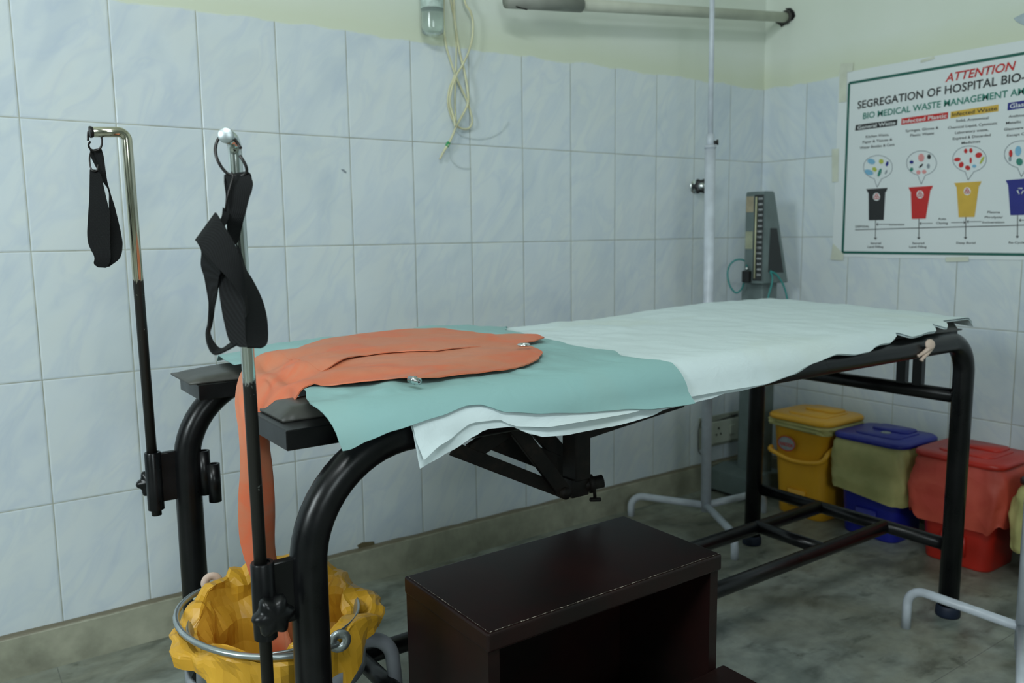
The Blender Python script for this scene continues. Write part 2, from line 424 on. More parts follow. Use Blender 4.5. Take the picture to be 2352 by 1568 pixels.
# ------------------------------------------------------------------ examination table
XL, XR, YF, YB = -2.403, -.632, -1.149, -.504
ZR, PR = .742, .0255
bed = thing('examination_table', 'black tubular steel examination table under the white and teal sheets', 'examination table', (-1.5, -.82, 0))
def hoop(y):
    b = B()
    tube(b, arcpath([(XL, y, .03), (XL, y, ZR), (XR, y, ZR), (XR-.011, y, .03)], [.165, .085], 14), PR, 20)
    return obj('side_hoop', b, M_BLACK, bed)
for y in (YF, YB):
    h = hoop(y)
    for x in (XL, XR-.011):
        b = B(); lathe(b, [(0, 0), (.029, 0), (.031, .005), (.030, .022), (.0275, .030), (.0262, .031), (.0262, .025)], (x, y, 0), 24)
        obj('rubber_foot', b, M_FOOT, bed, sharp=40)
b = B(); tube(b, [(XR, YF, .592), (XR, YB, .592)], .019, 16); obj('end_rail', b, M_BLACK, bed)
b = B(); tube(b, [(XR+.006, YF, .186), (XR+.006, YB, .186)], .018, 16); obj('lower_end_rail', b, M_BLACK, bed)
for y, x0 in ((-.742, -2.19), (-.955, -2.16)):
    b = B(); tube(b, [(x0, y, .19), (XR, y, .186)], .019, 16); obj('stretcher', b, M_BLACK, bed)
for x, y0, y1 in ((-.925, -.742, -.955), (-2.155, -.742, -.955)):
    b = B(); tube(b, [(x, y0, .19), (x, y1, .19)], .017, 16); obj('cross_brace', b, M_BLACK, bed)
for y in (-.985, -1.03, -.772):
    b = B(); bar(b, (XR, y, .592), (XR, y, .755), .022, .026, .002); obj('upright', b, M_BLACK, bed, False)
# inner support frame of angle iron under the board
b = B()
for y in (-1.105, -.545): bar(b, (-2.25, y, .725), (-.62, y, .725), .004, .035); bar(b, (-2.25, y, .74), (-.62, y, .74), .03, .004)
for x in (-.62, -1.45, -1.75): bar(b, (x, -1.105, .735), (x, -.545, .735), .03, .02)
obj('support_frame', b, M_RUST, bed, False)
# U-shaped board
NY0, NY1, NX = -.965, -.665, -2.255
def ushape(zlo, x0, x1, y0, y1, n0, n1, nx): return [(x0, y0, zlo), (x1, y0, zlo), (x1, y1, zlo), (x0, y1, zlo), (x0, n1, zlo), (nx, n1, zlo), (nx, n0, zlo), (x0, n0, zlo)]
b = B(); prism(b, ushape(.733, -2.412, -.60, -1.112, -.53, NY0, NY1, NX), (0, 0, .029))
bmesh.ops.bevel(b, geom=[e for e in b.edges], offset=.0015, segments=1, affect='EDGES')
obj('table_board', b, M_BLACK, bed, False)
# soft pad: grid heightfield with U cut
def padz(x, y):
    crown = interp([(-2.42, .772), (-2.33, .780), (-2.13, .797), (-1.95, .800), (-1.8, .800), (-1.63, .786), (-1.27, .790), (-1.1, .799), (-.85, .806), (-.62, .805), (-.5, .80)], x)
    t = min(1, max(0, (y+1.15)/.65)); front = .787
    return lerp(front, crown, t**.7) + .0018*fbm(x*3, y*4, 2, 2)
def pad_piece(name, x0, x1, y0, y1, parent):
    b = B(); nx = max(6, int((x1-x0)/.02)); ny = max(6, int((y1-y0)/.014)); rows = []
    for i in range(nx+1):
        r = []
        for j in range(ny+1):
            x = lerp(x0, x1, i/nx); y = lerp(y0, y1, j/ny)
            ex = min(x-x0, x1-x); ey = min(y-y0, y1-y); e = min(ex, ey)
            k = min(1, e/.022); z = lerp(.766, padz(x, y)-.003, math.sqrt(max(0, 1-(1-k)**2)))
            r.append(Vector((x, y, z)))
        rows.append(r)
    g = grid(b, rows)
    # skirt down to the board
    per = [v for v in g[0]]+[r[-1] for r in g[1:]]+[v for v in g[-1][-2::-1]]+[r[0] for r in g[-2:0:-1]]
    low = [b.verts.new((v.co.x, v.co.y, .7622)) for v in per]
    for k in range(len(per)): b.faces.new((per[k], per[(k+1) % len(per)], low[(k+1) % len(per)], low[k]))
    b.faces.new(low)
    bmesh.ops.recalc_face_normals(b, faces=b.faces)
    return obj(name, b, M_VINYL, parent)
pad_piece('mattress_pad', NX+.004, -.605, -1.125, -.505, bed)
pad_piece('wing_pad', -2.425, NX, NY1+.006, -.515, bed)
pad_piece('wing_pad', -2.398, NX, -1.062, NY0+.004, bed)

# clamps for the stirrup poles
def knob(bm, c, ax, r=.024, h=.022, lobes=6):
    ax = Vector(ax).normalized(); q = ax.to_track_quat('Z', 'Y').to_matrix(); c = Vector(c); n = 48; rings = []
    for rr, z in ((.35, -.010), (.35, 0), (.92, .002), (1, h*.35), (.94, h*.75), (.6, h), (0.001, h)):
        rings.append([bm.verts.new(c+q@Vector((r*(rr*(1+(.14*cos(lobes*a) if rr > .5 else 0)))*cos(a), r*(rr*(1+(.14*cos(lobes*a) if rr > .5 else 0)))*sin(a), z))) for a in [2*pi*k/n for k in range(n)]])
    for a, d in zip(rings, rings[1:]):
        for k in range(n): bm.faces.new((a[k], a[(k+1) % n], d[(k+1) % n], d[k]))
RX = -2.466
for y, z0, z1, sgn in ((YF, .495, .600, -1), (YB, .497, .612, 1)):
    b = B()
    prof = [(.0135, z0), (.0155, z0), (.0155, z1-.002), (.0145, z1), (.0105, z1), (.0095, z1-.01)]
    lathe(b, prof, (RX, y, 0), 20)
    box(b, (RX+.006, y-.007, z0+.014), (XL-.008, y+.007, z1-.003), .002, 1)
    cl = obj('pole_clamp', b, M_BLACK, bed, sharp=40)
    b = B(); tube(b, [(RX, y, z0+.045), (RX, y+sgn*.026, z0+.045)], .006, 12); knob(b, (RX, y+sgn*.026, z0+.045), (0, sgn, 0), .025, .022)
    obj('clamp_knob', b, M_BLACK, cl)
for c, za, zb in (((XL+.030, YB-.010), .512, .602), ((XL+.045, YB-.022), .497, .575)):
    b = B(); lathe(b, [(.008, za), (.0125, za), (.0125, zb), (.008, zb), (.008, za)], (c[0], c[1], 0), 18); obj('accessory_socket', b, M_BLACK, bed, sharp=40)

# folding leg-section linkage hanging under the table
YM = -.93
def P(u, v, y=YM): return H(u, v, 1, y)
b = B(); a1 = P(1324, 985); a2 = P(1324, 1098); bar(b, (a1.x, YM, .735), (a1.x, YM, a2.z), .040, .044, .002); obj('drop_post', b, M_RUST, bed, False)
def strut(p, q, y, w=.020, t=.006):
    b = B(); bar(b, P(*p, y), P(*q, y), w*.35, w, .001); obj('linkage_strut', b, M_RUST, bed, False)
strut((1040, 1030), (1292, 1128), -.955, .026)
strut((1178, 975), (1296, 1130), -.965, .030)
strut((1080, 1040), (1180, 972), -.950, .034)
strut((1110, 1000), (1325, 1085), -.86, .042)
strut((1235, 985), (1320, 1080), -.86, .036)
strut((1340, 1000), (1570, 925), -.93, .018)
b = B(); c1 = P(1293, 1130, -.965)
lathe(b, [(0, -.012), (.012, -.012), (.012, .012), (0, .012)], c1, 16, (0, 1, 0)); obj('pivot_pin', b, M_RUST, bed)
b = B(); s0 = P(1320, 1118); s1 = D(1376, 1106, (P(1365, 1104)-CAMP).dot(FW)-.02)
box(b, s0-Vector((.022, .02, .016)), s0+Vector((.022, .02, .022)), .003)
tube(b, [s0, s1+(s1-s0)*.15], .0135, 16); tube(b, [s0.lerp(s1, .55), s0.lerp(s1, .75)], .019, 16); obj('socket_block', b, M_RUST, bed, sharp=40)
b = B(); w0 = s0.lerp(s1, .78); tube(b, [w0, w0-Vector((0, .004, .032))], .0035, 8); tube(b, [w0+Vector((-.012, -.004, -.032)), w0+Vector((.012, -.006, -.036))], .0045, 8); obj('wing_bolt', b, M_RUST, bed)

# ------------------------------------------------------------------ sheets
YBK, YFO, RF = -.475, -1.136, .046
def make_sheet(name, label, cat, xl, xr, hem, off, mat, nx, nl, wrk=.0015, seed=0, ridges=(), backx=None, thick=.0016, flare=.022):
    """xl, xr: tables over distance l from the back edge; hem: table x -> z of the front hem"""
    def pos(x, l):
        ltop = YBK-YFO
        if l < ltop:
            y = YBK-l; z = padz(x, y)
            eb = (YBK-y)/.05
            if eb < 1: z -= .018*(1-eb)**2
            for rx, ry, sl, wd, hh_ in ridges: z += hh_*math.exp(-(((x-rx)-sl*(y-ry))/wd)**2)*min(1, max(0, (-.95-y)/.12))
            return Vector((x, y, z+off+wrk*fbm(x*7+seed, y*9, seed)+wrk*.6*fbm(x*22, y*15+seed, 3)))
        zt = padz(x, YFO); arc = RF*pi/2
        if l < ltop+arc:
            a = (l-ltop)/RF; return Vector((x, YFO-(RF+off)*sin(a), zt-RF+(RF+off)*cos(a)))
        d = l-ltop-arc
        y = YFO-RF-off-flare*min(1, d/.045)-.006*min(1, d/.03)*(fbm(x*6+seed, 0, d*4, 2)+.7*sin(x*21+seed)*min(1, d/.06))
        return Vector((x, y, zt-RF-d))
    def length(x):
        zt = padz(x, YFO); d = zt-RF-interp(hem, x)
        if d < 0: return (YBK-YFO)+RF*math.acos(max(0, min(1, -d/RF)))
        return (YBK-YFO)+RF*pi/2+d
    b = B(); rows = []
    for i in range(nx+1):
        s = i/nx; r = []
        for j in range(nl+1):
            t = j/nl; t = t*.8 if t < 0 else t
            l = t*.8; x = 0
            for _ in range(4):
                x = lerp(interp(xl, l), interp(xr, l), s); l = t*length(x)
            p = pos(x, l)
            # droop over the foot end
            if x > -.60: p.z -= min(.05, (x+.60)*.9)*((x+.60)/.05)**.5 if x > -.60 else 0
            r.append(p)
        rows.append(r)
    grid(b, rows); bmesh.ops.recalc_face_normals(b, faces=b.faces)
    o = obj(name, b, mat); solid(o, thick, 0); tag(o, label, cat); return o
def hemtab(pts, y=-1.195):
    out = []
    for u, v in pts:
        p = H(u, v, 1, y); out.append((p.x, p.z))
    out.sort(); return out
hem_out = hemtab([(959, 1081), (1000, 1060), (1040, 1037), (1095, 1003), (1122, 988), (1180, 981), (1217, 996), (1248, 1003), (1309, 998), (1411, 979), (1496, 955), (1530, 940), (1570, 932), (1635, 916), (1669, 904), (1703, 899), (1761, 885), (1833, 861), (1877, 838)]) + \
    hemtab([(1911, 816), (1949, 816), (1983, 809), (2000, 799), (2016, 794), (2033, 792), (2056, 780), (2064, 772), (2089, 779), (2104, 776), (2129, 769), (2146, 767), (2160, 753), (2174, 760), (2199, 745), (2224, 733)], -1.17)
hem_in = hemtab([(945, 1064), (1020, 1016), (1088, 975), (1149, 967), (1190, 980), (1258, 979), (1360, 962), (1428, 950), (1569, 914), (1652, 899), (1755, 882), (1823, 861), (1860, 843)])
hem_in += [(x, z+.001) for x, z in hem_out if x > hem_in[-1][0]+.01]
xlw = [(0, -2.235), (.66, -2.262), (.80, -2.247)]
sh = make_sheet('bed_sheet', 'white cotton sheet covering the far end of the examination table', 'sheet', xlw, [(0, -.565), (.62, -.575), (.72, -.560)], hem_out, .004, M_WHITE, 150, 60, .0030, 1, flare=.012)
# upper fold of the same doubled sheet
hi = make_sheet('folded_layer', '', '', xlw, [(0, -.572), (.62, -.582), (.72, -.567)], hem_in, .0085, M_WHITE, 150, 60, .0030, 1, flare=.034, thick=.001)
for k in ('label', 'category'): del hi[k]
hi.parent = sh
hem_teal = hemtab([(805, 1036), (850, 1018), (908, 999), (1020, 969), (1088, 948), (1115, 945), (1173, 955), (1258, 953), (1360, 947), (1428, 940), (1496, 938), (1568, 928)], -1.20)
xlt = [(0, -2.325), (.06, -2.335), (.20, -2.350), (.235, -2.275), (.50, -2.275), (.535, -2.345), (.62, -2.372), (.66, -2.385), (.72, -2.37), (.77, -2.345)]
xrt = [(0, -1.60), (.08, -1.655), (.155, -1.71), (.35, -1.75), (.52, -1.765), (.575, -1.755), (.635, -1.785), (.66, -1.77), (.685, -1.72), (.75, -1.705)]
make_sheet('rubber_drawsheet', 'teal green rubber sheet laid over the white sheet at the near end', 'sheet', xlt, xrt, hem_teal, .0135, M_TEAL, 130, 80, .0034, 4, ((-2.235, -1.08, .55, .022, .006), (-2.17, -1.08, .5, .03, -.003), (-2.02, -1.08, -.5, .018, .004), (-1.80, -1.08, .3, .03, .003)), flare=.036)

# ------------------------------------------------------------------ orange rubber apron
apron = thing('rubber_apron', 'orange rubber apron lying on the teal sheet and hanging into the bucket', 'apron', (-2.1, -.85, .8))
lef = [(-1.110, -2.12), (-1.10, -2.19), (-1.07, -2.26), (-1.035, -2.315), (-1.0, -2.33), (-.70, -2.315), (-.665, -2.26), (-.63, -2.16), (-.602, -2.08)]
rig = [(-1.110, -2.05), (-1.10, -2.00), (-1.065, -1.94), (-1.02, -1.90), (-.96, -1.875), (-.925, -1.868), (-.912, -1.865), (-.905, -1.83), (-.88, -1.788), (-.84, -1.776), (-.815, -1.80), (-.79, -1.845), (-.72, -1.862), (-.65, -1.885), (-.615, -1.95), (-.602, -2.02)]
def apz(x, y):
    z = padz(x, y)+.0222
    # folded front layer along a lengthwise crease
    crease = -.80-.05*sin((x+2.3)*6)
    z += .0015/(1+math.exp(-(y-crease)/.004))
    z += .006*math.exp(-((y+.80+.02*sin(x*14))/.018)**2)*max(0, sin((x+2.35)*9))
    z += .0035*fbm(x*6, y*9, 5)+.0012*fbm(x*20, y*26, 6)
    # gathered folds where it enters the notch
    k = max(0, min(1, (-2.16-x)/.14)); z += .010*k*sin(y*46+x*10)*.6
    if x < -2.28: z -= .018*(min(1, (-2.28-x)/.04))*max(0, 1-((y+.84)/.17)**2)
    return z
NYR = 84; NXR = 70; b = B(); rows = []; tailrows = []
for j in range(NYR+1):
    y = lerp(-1.110, -.602, j/NYR); x0 = interp(lef, y); x1 = interp(rig, y)
    rows.append([Vector((lerp(x0, x1, i/NXR), y, apz(lerp(x0, x1, i/NXR), y))) for i in range(NXR+1)])
grid(b, rows)
st = [r[0] for r in rows if -1.012 < r[0].y < -.69]; nt = len(st)
#           z     centre x  centre y  half width  curl
prof = [(.775, -2.362, -.86, .135, .010), (.745, -2.388, -.87, .085, .02), (.70, -2.394, -.868, .048, .03), (.64, -2.392, -.868, .046, .03), (.58, -2.392, -.866, .056, .028), (.50, -2.386, -.858, .060, .02), (.42, -2.370, -.86, .052, .02), (.34, -2.352, -.855, .055, .02), (.24, -2.345, -.85, .050, .02)]
g0 = []
for k, s in enumerate(st):
    a = k/(nt-1)*2-1; r = [s]
    r.append(s.lerp(Vector((-2.362, -.86+.135*a, .775)), .5)+Vector((0, 0, .006)))
    for z, cx, cy, w, cu in prof:
        r.append(Vector((cx+cu*(1-a*a)*1.2+.006*sin(a*7+z*9), cy+w*a, z+.004*sin(a*9))))
    g0.append(smooth_path(r, 5))
grid(b, g0); bmesh.ops.remove_doubles(b, verts=b.verts, dist=.0008); bmesh.ops.recalc_face_normals(b, faces=b.faces)
solid(obj('apron_sheet', b, M_ORANGE, apron), .0022)
# raised upper flap along the back edge with an overlapping lip
b = B(); rows = []
ff = sorted(((lambda p: (p.x, p.y))(H(u, v, 2, .817)) for u, v in ((618, 829), (655, 838), (710, 840), (755, 832), (830, 815), (905, 808), (1000, 806))), key=lambda q: q[0])
for i in range(61):
    x = lerp(-2.275, -1.955, i/60); yb = interp([(-2.29, -.70), (-2.2, -.650), (-2.05, -.617), (-1.93, -.64)], x); yf = min(yb-.02, interp(ff, x))
    k = min(1, i/5, (60-i)/12)
    rows.append([Vector((x, lerp(yb, yf, t/12), apz(x, lerp(yb, yf, t/12))+.0006+k*(.0014+.0030*(t/12)**3*(.6+.8*max(0, sin(x*19+.5)))))) for t in range(13)])
grid(b, rows); solid(obj('folded_flap', b, M_ORANGE, apron), .0018)
def eyelet(p, ax, r=.0085, h=.012):
    b = B(); lathe(b, [(r*.55, h*.9), (r*.55, -h), (r, -h), (r, -h*.2), (r*1.25, -h*.15), (r*1.25, h*.1), (r, h*.15), (r, h), (r*.55, h*.9)], p, 24, ax)
    return obj('metal_eyelet', b, M_CHROME, apron, sharp=35)
p = H(1203, 793, 2, .822)
b = B(); tube(b, [p+Vector((.0095*cos(2*pi*k/28), .0095*sin(2*pi*k/28), .001)) for k in range(28)], .0026, 10, True); obj('metal_ring', b, M_CHROME, apron)
p = H(952, 873, 2, .812); eyelet(p, (.35, -.9, -.1), .0052, .010)

# ------------------------------------------------------------------ stirrup poles and straps
def pole(name, label, y, ztop, end, mat, tip, rr=.0083, rb=.018):
    t = thing(name, label, 'stirrup pole', (RX, y, .43), None)
    b = B(); e = Vector(end); top = Vector((RX-.006, y, ztop))
    tube(b, arcpath([(RX, y, .30 if y < -1 else .485), top, e], [rb], 8), rr, 20); obj('rod', b, mat, t, sharp=60)
    b = B(); d = (e-top).normalized(); lathe(b, [(rr, -.004), (rr*1.1, -.001), (rr*1.1, .001), (rr*1.02, .0018), (0, .0020)], e, 28, d); obj('end_cap', b, tip, t, sharp=30)
    return t
E1 = D(519, 311, .967); pole('stirrup_pole', 'chrome and worn black pole clamped to the near table leg', YF, E1.z, E1, M_ROD1, simple('brushed_cap', (.50, .56, .58), .42, .85, 90, .1))
E2 = Vector((-2.533, -.508, 1.218)); pole('stirrup_pole', 'chrome and black pole clamped to the far table leg by the wall', YB, 1.222, E2, M_ROD2, M_STEELWIRE, .0096, .015)
def ribbon(L, R, t=.0022, sub=6, name='webbing', parent=None):
    Ls, Rs = smooth_path(L, sub), smooth_path(R, sub); b = B(); n = 5
    rows = [[Ls[i].lerp(Rs[i], k/n) for k in range(n+1)] for i in range(len(Ls))]
    grid(b, rows); bmesh.ops.recalc_face_normals(b, faces=b.faces)
    return solid(obj(name, b, M_WEB, parent), t)
def c2(x, y): return 400+x/2.613, 250+y/2.613
def N1(x, y, d): return D(*c2(x, y), d)
sp1 = thing('stirrup_strap', 'black webbing ankle strap hanging on the near pole in front', 'strap', E1)
def rib1(rows, **k): return ribbon([N1(a, c, d) for a, c, d, *_ in rows], [N1(e, f, g) for *_, e, f, g in rows], parent=sp1, **k)
rib1([(300, 398, .980, 440, 378, .982), (318, 440, .975, 470, 430, .976), (326, 500, .974, 468, 480, .975), (330, 560, .976, 448, 545, .977), (331, 640, .980, 425, 640, .982), (316, 700, .985, 408, 700, .990), (325, 755, .990, 392, 770, 1.0), (345, 800, .995, 370, 815, 1.004)])
rib1([(300, 398, .981, 440, 378, .983), (300, 440, .988, 462, 400, .990), (310, 520, .992, 465, 470, .994), (305, 590, .992, 430, 560, .994), (292, 640, .988, 395, 660, .992), (288, 680, .982, 330, 700, .988)])
rib1([(292, 590, .976, 332, 628, .978), (286, 640, .974, 318, 672, .976), (272, 668, .972, 306, 704, .974)])
rib1([(128, 790, .972, 250, 622, .970), (150, 810, .964, 275, 660, .962), (200, 880, .958, 320, 735, .957), (275, 965, .957, 372, 830, .958), (345, 1042, .960, 405, 940, .963), (410, 1140, .966, 428, 1090, .972), (428, 1250, .972, 440, 1220, .980)])
rib1([(140, 795, .974, 190, 860, .970), (166, 852, .978, 276, 962, .968), (163, 935, .982, 272, 1010, .974), (185, 1020, .984, 262, 1080, .980), (205, 1160, .985, 247, 1180, .988), (205, 1280, .983, 226, 1290, .992), (193, 1350, .978, 214, 1345, .994), (206, 1425, .972, 240, 1405, .990), (246, 1472, .968, 285, 1440, .985), (330, 1440, .968, 345, 1402, .984), (404, 1396, .975, 404, 1385, .985)])
rib1([(278, 955, .976, 372, 850, .972), (270, 1030, .980, 400, 960, .974), (276, 1130, .982, 420, 1120, .974), (300, 1270, .980, 428, 1280, .974), (335, 1395, .976, 432, 1380, .972), (390, 1428, .972, 445, 1430, .970)])
rib1([(372, 810, 1.000, 400, 850, 1.000), (402, 930, .992, 425, 955, 1.002), (418, 1040, .988, 470, 1030, 1.006), (424, 1140, .984, 522, 1135, 1.010), (426, 1260, .980, 552, 1240, 1.010), (424, 1350, .976, 561, 1345, 1.004), (424, 1400, .973, 556, 1410, .994), (440, 1431, .970, 525, 1433, .984)])
b = B(); ringpts = [N1(394, 280, .974), N1(415, 312, .974), N1(433, 350, .975), N1(432, 385, .978), N1(400, 402, .980), N1(350, 398, .980), N1(318, 386, .979), N1(285, 350, .977), N1(258, 300, .976), N1(247, 250, .977), N1(254, 205, .979), N1(275, 168, .982), N1(312, 145, .984), N1(350, 168, .980), N1(376, 200, .977), N1(400, 236, .975)]
tube(b, smooth_path(ringpts, 5), .0019, 12); obj('split_ring', b, M_STEELWIRE, sp1)
b = B(); tube(b, smooth_path([N1(345, 380, .972), N1(353, 410, .9705), N1(340, 455, .970), N1(325, 510, .970), N1(313, 575, .972), N1(306, 610, .976)], 6), .0013, 8); obj('wire_hook', b, M_STEELWIRE, sp1)
def c3(x, y): return 150+x/3.92, 250+y/3.92
def N2(x, y, d): return D(*c3(x, y), d)
sp2 = thing('stirrup_strap', 'black webbing ankle strap hanging on the far pole by the tiled wall', 'strap', E2)
def rib2(rows, **k): return ribbon([N2(a, c, d) for a, c, d, *_ in rows], [N2(e, f, g) for *_, e, f, g in rows], parent=sp2, **k)
rib2([(222, 548, 1.505, 292, 548, 1.505), (220, 600, 1.50, 325, 610, 1.505), (216, 800, 1.495, 368, 800, 1.50), (203, 1000, 1.49, 402, 950, 1.50), (198, 1130, 1.49, 402, 1120, 1.498), (212, 1225, 1.492, 405, 1250, 1.498), (262, 1330, 1.496, 410, 1330, 1.50), (258, 1390, 1.50, 400, 1385, 1.504), (295, 1424, 1.505, 370, 1428, 1.508)])
rib2([(222, 368, 1.51, 322, 352, 1.512), (235, 440, 1.514, 345, 430, 1.516), (285, 540, 1.518, 362, 560, 1.52), (330, 640, 1.524, 378, 660, 1.524), (388, 730, 1.528, 400, 740, 1.528), (392, 860, 1.528, 440, 860, 1.532), (396, 1000, 1.526, 470, 980, 1.534), (396, 1150, 1.522, 505, 1130, 1.532), (392, 1250, 1.518, 515, 1230, 1.526), (392, 1340, 1.512, 492, 1340, 1.518), (330, 1425, 1.508, 395, 1418, 1.51)])
b = B(); tube(b, smooth_path([N2(205, 285, 1.498), N2(205, 235, 1.498), N2(212, 200, 1.499), N2(250, 195, 1.503), N2(300, 218, 1.505), N2(326, 262, 1.506), N2(328, 320, 1.506), N2(308, 360, 1.506), N2(265, 376, 1.506), N2(228, 362, 1.503), N2(210, 335, 1.5), N2(213, 310, 1.498), N2(228, 294, 1.498)], 5), .0019, 10); obj('split_ring', b, M_STEELWIRE, sp2)
b = B(); tube(b, smooth_path([N2(232, 385, 1.508), N2(219, 440, 1.503), N2(224, 510, 1.50), N2(245, 555, 1.50), N2(285, 555, 1.502), N2(296, 500, 1.504)], 5), .0016, 8); obj('wire_hook', b, M_STEELWIRE, sp2)

# ------------------------------------------------------------------ plastic clip on the rail
clip = thing('plastic_clip', 'beige plastic peg clipped on the front rail near the foot end', 'clip', (-.89, -1.178, .74))
def clip_arm(pts, w0):
    b = B(); c = smooth_path([D(*p[:2], p[2]) for p in pts], 5); n = len(c)
    tube(b, c, lambda t: w0*(1.0-.62*t if t < .75 else .55+.25*(t-.75)*4), 14); return b
dcl = (H(2132, 790, 1, -1.182)-CAMP).dot(FW)
b = B(); lathe(b, [(0, -.004), (.009, -.0038), (.0128, -.001), (.0128, .002), (.009, .0045), (0, .005)], D(2136, 791, dcl), 24, (-.4, -.9, .25)); bmesh.ops.scale(b, vec=(1, 1, 1), verts=b.verts)
obj('clip_pad', b, M_BEIGE, clip)
obj('clip_arm', clip_arm([(2133, 800, dcl), (2124, 808, dcl), (2113, 815, dcl-.004), (2109, 818, dcl-.006)], .0062), M_BEIGE, clip)
obj('clip_arm', clip_arm([(2140, 796, dcl+.006), (2130, 811, dcl+.004), (2120, 822, dcl-.002), (2116, 828, dcl-.004)], .0066), M_BEIGE, clip)

# ------------------------------------------------------------------ kick bucket
BC = Vector((-2.350, -.838)); BZ = .375; BR = .142
buk = thing('steel_bucket', 'stainless steel bucket lined with a yellow bag under the notch of the table', 'bucket', (BC.x, BC.y, .1))
b = B(); lathe(b, [(0, .115), (.088, .115), (.098, .12), (.112, .18), (.134, BZ-.012), (BR, BZ-.004), (BR+.004, BZ), (BR+.002, BZ+.003), (BR-.003, BZ), (.130, BZ-.02), (.106, .18), (.092, .125), (0, .122)], (BC.x, BC.y, 0), 48); obj('bucket_shell', b, M_STEEL, buk, sharp=50)
earA = H(490, 1345, 2, BZ+.012); earB = H(776, 1478, 2, BZ-.006)
dirAB = (earB-earA); dirAB.z = 0; dirAB.normalize()
cen = (earA+earB)/2
sid = Vector((-dirAB.y, dirAB.x, 0))
if sid.dot(CAMP-cen) < 0: sid = -sid
hw = (earB-earA).length/2
pts = []
for k in range(0, 25):
    a = pi*k/24; pts.append(cen-(earB-earA)*.5*cos(a)+sid*(hw*.90*sin(a))+Vector((0, 0, .010*sin(a))))
b = B(); tube(b, pts, .0052, 12)
hb = obj('bail_handle', b, M_STEEL, buk)
for e, s in ((earA, -1), (earB, 1)):
    b = B(); lathe(b, [(.005, -.0015), (.019, -.0015), (.0195, 0), (.019, .0015), (.005, .0015), (.005, -.0015)], e+dirAB*s*.004+Vector((0, 0, .006)), 24, dirAB+sid*.55); obj('handle_ear', b, M_BEIGE if s < 0 else M_STEEL, buk)
b = B(); tube(b, smooth_path([earA+Vector((-.012, -.01, -.012)), earA+Vector((-.004, -.016, .004)), earA+Vector((.006, -.012, .0))], 5), .0035, 8); obj('red_thread', b, M_INKR, buk)
b = B(); tube(b, smooth_path([earA+Vector((-.002, 0, -.004)), earA+Vector((-.022, -.004, -.006)), earA+Vector((-.036, -.008, -.016))], 5), .0050, 8); obj('cord_end', b, M_SWITCH, buk)

# bag: inner funnel, over the rim, outer skirt
bag = thing('bin_bag', 'bright yellow plastic bag lining the steel bucket under the table notch', 'bag', (BC.x, BC.y, .2))
b = B(); rows = []; NS = 84; ACAM = math.atan2(CAMP.y-BC.y, CAMP.x-BC.x)
def nz(a, f, s_): return noise.noise(Vector((cos(a)*f, sin(a)*f, s_)))
def crum(x, y, z): return abs(noise.noise(Vector((x*13, y*13, z*13))))*2-.5+.5*abs(noise.noise(Vector((x*29, y*29, z*29+4))))
for k in range(NS+1):
    a = 2*pi*k/NS; dc = cos(a-ACAM); far = max(0, -dc); near = max(0, dc)
    rise = -.006+.052*far**.6+.022*nz(a, 2.2, 5)*far+.014*nz(a, 6, 7)*far
    flop = .008+.008*nz(a, 2.5, 8)+.030*max(0, cos(a+radians(20)))**8+.016*max(0, cos(a-radians(170)))**6
    drop = .055+.10*max(0, cos(a-ACAM-radians(12)))**2.5+.022*nz(a, 2.4, 12)-.025*far-.035*max(0, cos(a+radians(35)))**2-.03*max(0, cos(a-radians(185)))**3
    pr = []
    for i, (r, z) in enumerate([(.02, .15), (.065, .15), (.088, .19), (.098, .235), (.106, .28), (.116, .325), (.126, BZ-.010), (.134, BZ+rise*.55), (.140, BZ+rise), (.144+flop*.6, BZ+rise*.9+.001), (.148+flop, BZ+rise*.35-.006), (.150+flop*1.1, BZ-drop*.45), (.147+flop*1.0, BZ-drop)]):
        x, y = r*cos(a), r*sin(a); amp = .004 if i < 2 else (.026 if i < 9 else .020)
        w = (crum(x, y, z)-.2)*amp; rr = r+w
        if 9 <= i: rr = max(rr, BR+.007)
        if i < 8: rr = min(rr, interp([(.1, .082), (.18, .101), (.36, .127), (.45, .150)], z))
        pr.append(Vector((BC.x+rr*cos(a), BC.y+rr*sin(a), min(z+(crum(y, z, x)-.2)*amp*.8*(i > 1), BZ+.002 if near > .1 else 9))))
    rows.append(smooth_path(pr, 2))
rows[-1] = [v.copy() for v in rows[0]]
grid(b, rows); bmesh.ops.remove_doubles(b, verts=b.verts, dist=.0003); bmesh.ops.recalc_face_normals(b, faces=b.faces)
obj('bag_film', b, M_BAG_Y, bag, False)

stand = thing('bucket_stand', 'grey tubular stand holding the steel bucket off the floor', 'stand', (BC.x, BC.y, 0))
b = B(); n = 48; SR = .150; SZ = .290
b2 = B(); lathe(b, [(SR-.004, SZ-.018), (SR+.002, SZ-.018), (SR+.002, SZ+.018), (SR-.004, SZ+.018), (SR-.004, SZ-.018)], (BC.x, BC.y, 0), 48); obj('holder_ring', b, M_GREYP, stand, sharp=40)
for a in (radians(-8), radians(112), radians(232)):
    u = Vector((cos(a), sin(a), 0)); c = Vector((BC.x, BC.y, 0)); b = B()
    tube(b, arcpath([c+u*(SR-.002)+Vector((0, 0, SZ-.005)), c+u*(SR+.055)+Vector((0, 0, SZ+.006)), c+u*(SR+.075)+Vector((0, 0, .045))], [.05], 8), .0135, 14); obj('leg', b, M_GREYP, stand)
    b = B(); lathe(b, [(0, -.008), (.018, -.008), (.0215, -.004), (.0215, .004), (.018, .008), (0, .008)], c+u*(SR+.076)+Vector((0, 0, .022)), 20, (-u.y, u.x, 0)); obj('castor', b, M_BLKP, stand)
b2.free()

